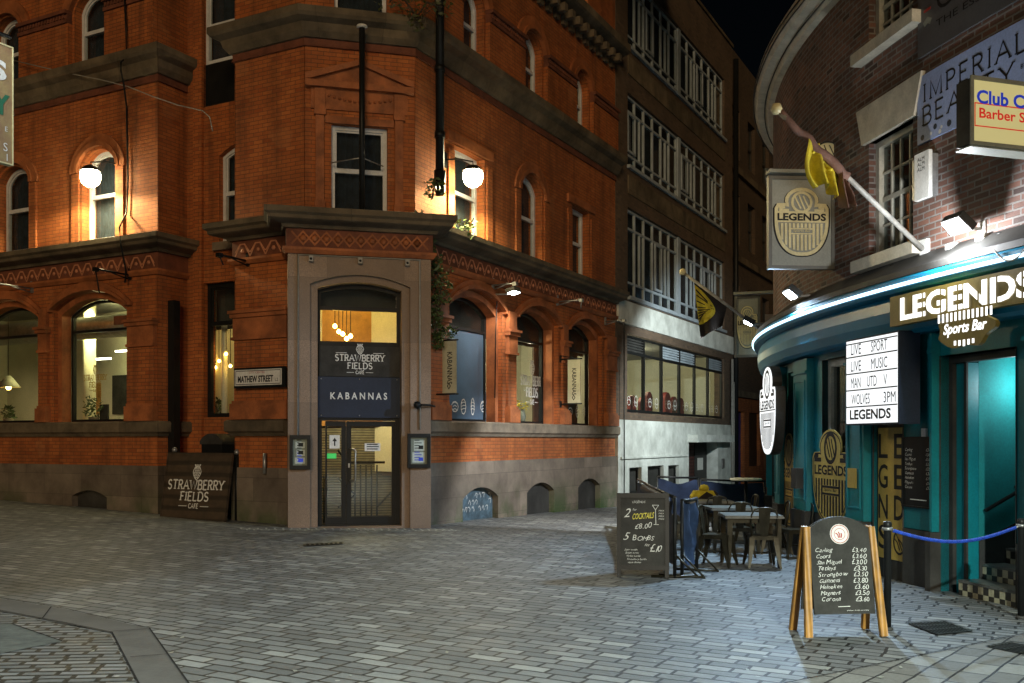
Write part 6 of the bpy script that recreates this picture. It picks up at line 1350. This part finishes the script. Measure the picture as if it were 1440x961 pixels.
windbreak((p0[0] + .10, p0[1] + .05), (p0[0] + .42, p0[1] + .75), .98, 'bluecloth', 'short blue windbreak panel next to the black pavement board', .02)
windbreak((3.35, 22.6), (4.35, 22.9), 1.04, 'navycloth', 'rumpled navy windbreak panel across the alley behind the tables', .12); windbreak((4.40, 22.9), (6.0, 23.3), 1.0, 'navycloth', 'dark navy windbreak panel across the alley nearest the bar', .05)
m = MB(WORLD); P = [(2.08, 1.02, -12.75), (2.2, 1.0, -14.2), (2.32, .96, -16.2), (2.42, .98, -18.0)]; t = thing('rolled_cover', 'dark rolled canvas cover lying along the windbreak rail', 'cover', (2.2, 14.5, .9)); 
m.tube([(2.02, .80, -12.85), (2.10, .84, -13.4), (2.2, .82, -14.6), (2.3, .80, -16.0), (2.42, .78, -18.0)], .055, 10, .07); T('canvas', m, 'char', t)
# steel chairs and tables
def make_table():
    t = thing('metal_table', '', 'table'); m = MB(); hw = .40
    m.prism([(x, z) for x, z in rect(-hw, hw, 0, 1)], 0, 1) if False else m.box(-hw, hw, .715, .735, -.35, .35); m.box(-hw - .008, hw + .008, .695, .7145, -.358, .358); T('table_top', m, 'topgrey', t)
    for a in (-1, 1):
        for b in (-1, 1): T('leg', MB(Fr((a * .335, b * .29, 0), (1, 0, 0))).prism([(-.022 + a * .02, 0), (.022 + a * .02, 0), (.04, .694), (-.04, .694)], -.032, .032), 'gun', t)
    m = MB(); m.box(-.33, .33, .63, .693, -.30, -.285); m.box(-.33, .33, .63, .693, .285, .30); m.box(-.345, -.33, .63, .693, -.28, .28); m.box(.33, .345, .63, .693, -.28, .28); T('apron', m, 'gun', t); return t
def make_chair():                                             # sheet-steel cafe chair, front towards +d
    t = thing('steel_chair', '', 'chair'); sz = .45
    m = MB(); m.box(-.18, .18, sz - .012, sz, -.18, .18); m.box(-.172, .172, sz + .0005, sz + .004, -.17, .17); m.box(-.185, .185, sz - .055, sz - .0125, .168, .18); m.box(-.185, .185, sz - .055, sz - .0125, -.18, -.168); m.box(-.185, -.173, sz - .055, sz - .0125, -.167, .167); m.box(.173, .185, sz - .055, sz - .0125, -.167, .167); T('seat', m, 'gun', t)
    for a in (-1, 1):
        for b in (-1, 1):
            m = MB(); n0 = len(m.v)
            for k in range(5):
                q = k / 4; x = a * (.165 + .055 * (1 - q) ** 1.4); d = b * (.160 + (.075 if b > 0 else .10) * (1 - q) ** 1.4); w_ = .013 + .025 * q ** .7; z = q * (sz - .02)
                for dx, dy in ((-w_, -w_), (w_, -w_), (w_, w_), (-w_, w_)): m.vert(x + dx * (1 if True else 0), z, d + dy)
            for k in range(4):
                for j in range(4): c0 = n0 + k * 4 + j; c1 = n0 + k * 4 + (j + 1) % 4; m.face((c0, c1, c1 + 4, c0 + 4))
            m.face((n0, n0 + 1, n0 + 2, n0 + 3)); T('leg', m, 'gun', t)
    m = MB(); bp = [(-.172, sz - .03, -.165), (-.180, sz + .16, -.19), (-.178, sz + .30, -.215), (-.14, sz + .375, -.232), (-.06, sz + .40, -.238), (.06, sz + .40, -.238), (.14, sz + .375, -.232), (.178, sz + .30, -.215), (.180, sz + .16, -.19), (.172, sz - .03, -.165)]
    T('back_frame', m.tube(bp, .0125, 7), 'gun', t)
    m = MB(); n0 = len(m.v)
    for k in range(5):
        q = k / 4; w_ = .055 + .03 * q; d = -.178 - .058 * q; z = sz + .0 + .395 * q
        for x, dd_ in ((-w_, 0), (0, -.012), (w_, 0)): m.vert(x, z, d + dd_)
        for x, dd_ in ((w_, -.006), (0, -.018), (-w_, -.006)): m.vert(x, z, d + dd_)
    for k in range(4):
        for j in range(6): c0 = n0 + k * 6 + j; c1 = n0 + k * 6 + (j + 1) % 6; m.face((c0, c1, c1 + 6, c0 + 6))
    T('back_splat', m, 'gun', t)
    m = MB(); m.tube([(-.17, .2, .18), (.17, .2, -.19)], .006, 5); m.tube([(.17, .2, .18), (-.17, .2, -.19)], .006, 5); T('cross_brace', m, 'gun', t); return t
tb0, ch0 = make_table(), make_chair(); used = {'t': 0, 'c': 0}
def place(proto, key, x, y, rot, label, grp):
    loc = (x, y, gz(x, y))
    if used[key] == 0: proto.location = loc; proto.rotation_euler = (0, 0, R_(rot)); proto['label'] = label; proto['group'] = grp
    else: dup(proto, loc, R_(rot), label, grp)
    used[key] += 1
GT, GC = 'metal tables outside the bar', 'steel chairs outside the bar'
t1 = (3.42, 14.1); t2 = (3.58, 16.0); t3 = (3.62, 18.1)
place(tb0, 't', *t1, -3, 'metal table nearest the orange wooden pavement board', GT); place(tb0, 't', *t2, 2, 'metal table in the middle of the row of three', GT); place(tb0, 't', *t3, 0, 'metal table at the windbreak end of the row', GT)
gx = lambda u, v: ground_at(u, v)
place(ch0, 'c', *gx(1008, 796), 62, 'steel chair facing sideways on the alley side of the nearest table', GC)
place(ch0, 'c', *gx(1071, 797), 176, 'steel chair with its back to the square at the nearest table', GC)
place(ch0, 'c', *gx(1118, 785), -80, 'steel chair between the nearest table and the gold crested window', GC)
place(ch0, 'c', t2[0] - .05, t2[1] - .62, 180, 'steel chair tucked between the first and second tables', GC); place(ch0, 'c', t2[0] - .72, t2[1] + .05, 85, 'steel chair on the alley side of the middle table', GC); place(ch0, 'c', t2[0] + .66, t2[1] - .1, -95, 'steel chair on the bar side of the middle table', GC)
place(ch0, 'c', t3[0] + .0, t3[1] - .62, 178, 'steel chair tucked between the second and third tables', GC); place(ch0, 'c', t3[0] - .75, t3[1], 92, 'steel chair on the alley side of the table at the windbreak end', GC); place(ch0, 'c', t3[0] + .68, t3[1] + .1, -84, 'steel chair on the bar side of the table at the windbreak end', GC); place(ch0, 'c', t3[0] + .1, t3[1] + .7, 4, 'steel chair under the yellow and black jacket', GC)
x, y = t3[0] + .1, t3[1] + .93; F2 = stand(x, y, 4); t = thing('yellow_jacket', 'yellow and black jacket draped over a chair at the farthest table', 'jacket', F2.P(0, .5, 0))
T('body', MB(F2).prism([(-.24, .42), (.24, .42), (.26, .70), (.16, .88), (-.16, .88), (-.26, .70)], -.05, .09), 'yellowcloth', t)
T('dark_panel', MB(F2).prism([(-.12, .43), (.16, .43), (.15, .80), (.03, .86), (-.13, .74)], .091, .11), 'blackcloth', t)
for q in (-1, 1): T('sleeve', MB(F2).tube([(q * .17, .86, .03), (q * .25, .76, .05), (q * .27, .62, .07), (q * .25, .46, .10)], .05, 8, .04), 'blackcloth' if q > 0 else 'yellowcloth', t)
m = MB(F2).lathe([(.0, .10), (.07, .08), (.10, .03), (.09, -.02), (0, -.03)], .0, .90, .02, 10); T('hood', m, 'yellowcloth', t)
x, y = 5.15, 21.6; F2 = stand(x, y, 0); t = thing('tall_round_table', 'pale round bar table behind the windbreaks by the bowed front', 'table', F2.P(0, 0, 0)); T('table_top', MB(F2).lathe([(0, 1.10), (.33, 1.09), (.36, 1.06), (.33, 1.04), (0, 1.04)], 0, 0, 0, 20), 'wallcream', t); T('stem', MB(F2).lathe([(.04, .03), (.04, 1.04)], 0, 0, 0, 10), 'black', t); T('base_plate', MB(F2).lathe([(.24, 0), (.24, .03), (0, .04)], 0, 0, 0, 16), 'black', t)
# rope barrier
b0, b1 = ground_at(1248, 886), ground_at(1436, 870)
zr = []
for (x, y), lb in ((b0, 'black barrier post beside the orange wooden pavement board'), (b1, 'black barrier post in front of the chequered steps')):
    F2 = stand(x, y); t = thing('barrier_post', lb, 'barrier post', F2.P(0, 0, 0), 'black posts of the rope barrier'); T('post', MB(F2).lathe([(.033, 0), (.033, .94), (.038, .95), (.038, .99), (.02, 1.0), (0, 1.0)], 0, 0, 0, 14), 'black', t); T('socket', MB(F2).lathe([(.05, 0), (.05, .02), (.036, .03)], 0, 0, 0, 14), 'char', t); T('ring', MB(F2).lathe([(.045, .915), (.05, .93), (.045, .945)], 0, 0, 0, 14), 'steel', t); zr.append(F2.P(0, .93, 0))
m = MB(); n = 60; q = []
for i in range(n + 1):
    k = i / n; p = zr[0].lerp(zr[1], k); q.append(Vector((p.x, p.y, p.z - .14 * math.sin(math.pi * k))))
t = thing('barrier_rope', 'bright blue twisted rope slung between the two black posts', 'rope', zr[0].lerp(zr[1], .5))
for st in range(3):
    m = MB(); P = []
    for i in range(n * 3 + 1):
        k = i / (n * 3); p = zr[0].lerp(zr[1], .04 + .92 * k); a = k * 110 + st * 2.094; P.append((p.x + .005 * math.cos(a), p.z - .14 * math.sin(math.pi * (.04 + .92 * k)) + .010 * math.sin(a), -(p.y + .009 * math.cos(a))))
    T('strand', m.tube(P, .0085, 6), 'rope', t)
for k in (0, 1): p = zr[k].lerp(zr[1 - k], .02); T('hook', MB().tube([(zr[k].x, zr[k].z, -zr[k].y), (p.x, p.z - .008, -p.y), (zr[k].lerp(zr[1 - k], .045).x, p.z - .02, -zr[k].lerp(zr[1 - k], .045).y)], .010, 6), 'steel', t)

# ---- street surface details
def gsheet(name, px, mat, lift, ang=None, **k): return sheet(name, [ground_at(u, v) for u, v in px], M[mat], lift, ang, .5, **k)
GB = math.radians(8)
gsheet('stone_band', [(-160, 822), (0, 842.5), (92.5, 857.5), (210, 885), (264, 961), (330, 1060), (245, 1060), (194, 961), (157.5, 891), (100, 879), (0, 860), (-160, 838)], 'slab', .005)
gsheet('sett_path', [(-160, 841), (0, 862.5), (100, 881.5), (155, 893), (191, 961), (241, 1060), (-160, 1060)], 'setts', .004, GB)
gsheet('asphalt_patch', [(-160, 862), (0, 878), (15, 878.5), (87.5, 903.7), (0, 921), (-160, 950)], 'asphalt', .009)
a = R_(73)
gsheet('bar_apron', [(1190, 945), (1395, 902), (1560, 870), (1700, 1000), (1560, 1060), (1060, 1060), (1100, 961)], 'apron', .004, R_(52))
a, b = PF.P(-.9, 0, .08), PF.P(PW + .5, 0, .08); c, d_ = PF.P(PW + .4, 0, .55), PF.P(-.8, 0, .55)
sheet('header_course', [(a.x, a.y), (b.x, b.y), (c.x, c.y), (d_.x, d_.y)], M['header'], .004, math.atan2(ev.y, ev.x), .4)
M['joint'] = paint('dark_paving_joint', (.02, .018, .016), .9, 0, bmp=0)
def joint(px, wd=.012, lift=.0125):
    P = [Vector(ground_at(u, v)) for u, v in px]; m = MB()
    for a, b in zip(P, P[1:]):
        e = (b - a); n_ = Vector((-e.y, e.x)).normalized() * wd / 2; k = max(2, int(e.length / .4))
        for i in range(k):
            c0, c1 = a + e * (i / k), a + e * ((i + 1) / k); m.face([m.vert(q.x, gz(q.x, q.y) + lift, -q.y) for q in (c0 - n_, c1 - n_, c1 + n_, c0 + n_)])
    build('paving_joint', m, M['joint'], None, None, None, None, 'structure')
joint([(-100, 829), (0, 842.5), (92.5, 857.5), (210, 885), (264, 961), (320, 1050)]); joint([(-100, 849), (0, 860), (100, 879), (157.5, 891), (194, 961), (242, 1050)]); joint([(-60, 873), (0, 878), (15, 878.5), (87.5, 903.7)]); joint([(1080, 968), (1190, 945), (1395, 902), (1500, 880)]); joint([(155, 890), (212, 886)], .012); joint([(183, 926), (235, 922)], .012); joint([(60, 871), (72, 855)], .012)
def grate(px, label, nb):
    q = [Vector((*ground_at(u, v), 0)) for u, v in px]; c = sum(q, Vector()) / 4; t = thing('drain_grating', label, 'drain', (c.x, c.y, gz(c.x, c.y)))
    lerp = lambda s, r: (q[0].lerp(q[1], s)).lerp(q[3].lerp(q[2], s), r)
    def pt(m, s, r, h): p = lerp(s, r); return m.vert(p.x, gz(p.x, p.y) + h, -p.y)
    m = MB(); m.face([pt(m, s, r, .008) for s, r in ((0, 0), (1, 0), (1, 1), (0, 1))]); T('pit', m, 'joint', t); m = MB()
    for k in range(nb + 1):
        s = k / nb; w_ = .22 / nb; m.face([pt(m, x, r, .016) for x, r in ((s - w_, 0), (s + w_, 0), (s + w_, 1), (s - w_, 1))])
    for r in (0, .33, .66, 1): m.face([pt(m, x, rr, .0165) for x, rr in ((0, r - .03), (1, r - .03), (1, r + .03), (0, r + .03))])
    T('bars', m, 'gun', t)
grate([(1276, 878), (1330, 875), (1368, 889), (1318, 894)], 'iron drain grating in the paving by the rope barrier', 12); grate([(1388, 911), (1425, 905), (1500, 918), (1460, 926)], 'dark drain grating at the paving edge in front of the steps', 8); grate([(428, 766), (482, 763), (482, 766), (430, 769)], 'flat iron drain cover in front of the granite entrance', 8)

# ---- added post, unseen at left, for a fill lantern lighting the square and the mottled projecting sign
q = (-5.75, 7.35); F2 = stand(*q); t = thing('fill_lamp_post', 'tall black post added out of view to carry a fill lantern and the mottled projecting sign', 'lamp post', F2.P(0, 0, 0)); T('post', MB(F2).lathe([(.11, 0), (.10, .5), (.075, .8), (.06, 6.3), (0, 6.35)], 0, 0, 0, 14), 'black', t)
def fill_post_head(t, q, arm, e, col, cone=170, soft=.15):  # unseen post lantern added as fill for the square
    F2 = stand(*q); a = arm; T('arm', MB(F2).tube([(0, 6.2, 0), (a * .5, 6.55, 0), (a, 6.6, 0)], .03, 8), 'black', t); T('hood', MB(F2).lathe([(0, .30), (.15, .22), (.24, .12), (.245, .10), (.14, .19), (0, .24)], a, 6.3, 0, 18), 'black', t); T('lamp_glass', MB(F2).lathe([(0, -.13), (.15, -.06), (.18, .02), (.10, .13)], a, 6.3, 0, 18), 'fill_postglass', t)
    lamp('lantern_light', 'SPOT', F2.P(a, 6.12, 0), e, col, t, spot_size=R_(cone), spot_blend=soft, shadow_soft_size=.14)
fill_post_head(t, q, .9, 300, (.88, .96, 1.0))
MS = Fr((-4.60, 9.0, 0), (sn, cs)); z1, z0 = MS.at(15, 69)[1], MS.at(16, 233)[1]
M['mottle'] = stone('mottled_brown_sign_face', (.20, .10, .055), (.30, .22, .09), 5, .6)
t = thing('projecting_sign', 'mottled brown projecting sign at the picture edge showing only the ends of its words', 'sign', MS.P(-.3, z0, 0)); T('panel', MB(MS).box(-.95, 0, z0, z1, -.03, .03), 'mottle', t); T('edge_trim', MB(MS).prism(rect(-.955, .008, z0 - .008, z1 + .008), -.034, .034, [rect(-.945, -.004, z0 + .004, z1 - .004)]), 'gold_lt', t)
m = MB(MS); h = z1 - z0; put_text(m, 'S', -.06, z1 - .31 * h, .032, .17 * h, .15, 'R', .04); put_text(m, 'S', -.05, z0 + .10 * h, .032, .07 * h, None, 'R'); put_text(m, 'I', -.05, z0 + .02 * h, .032, .06 * h, None, 'R'); put_text(m, 'E', -.05, z0 + .27 * h, .032, .04 * h, None, 'R'); T('pale_letters', m, 'letter', t)
m = MB(MS); put_text(m, 'Y', -.03, z1 - .60 * h, .032, .18 * h, .16, 'R', .03); M['greenvinyl'] = paint('dark_green_letter', (.02, .12, .06), .5, 0, bmp=0); T('green_letter', m, 'greenvinyl', t)
T('hanger', MB(MS).tube([(-1.9, z1 + .1, 0), (.0, z1 + .1, 0)], .02, 6), 'black', t)
q = (2.4, -3.5); F2 = stand(*q); t = thing('fill_lamp_post', 'black lamp post added out of view behind the viewer as fill', 'lamp post', F2.P(0, 0, 0)); T('post', MB(F2).lathe([(.11, 0), (.10, .5), (.075, .8), (.06, 6.3), (0, 6.35)], 0, 0, 0, 14), 'black', t); fill_post_head(t, q, .8, 11500, (.86, 1.0, .93), 158, .4)

# litter and leaves blown about the square
m = MB(); random.seed(21)
for k in range(70):
    u, v = random.uniform(30, 1400), random.choice((random.uniform(742, 800), random.uniform(800, 955))); x, y = ground_at(u, v); r = random.uniform(.012, .035); a = random.uniform(0, 6.28)
    m.face([m.vert(x + r * math.cos(a + q) * (1 if j % 2 else .6), gz(x, y) + .012 + (.006 if j == 1 else 0), -(y + r * math.sin(a + q))) for j, q in enumerate((0, 1.57, 3.14, 4.71))])
build('litter', m, M['litter'] if 'litter' in M else M['signgrey'], None, None, None, None, 'stuff')
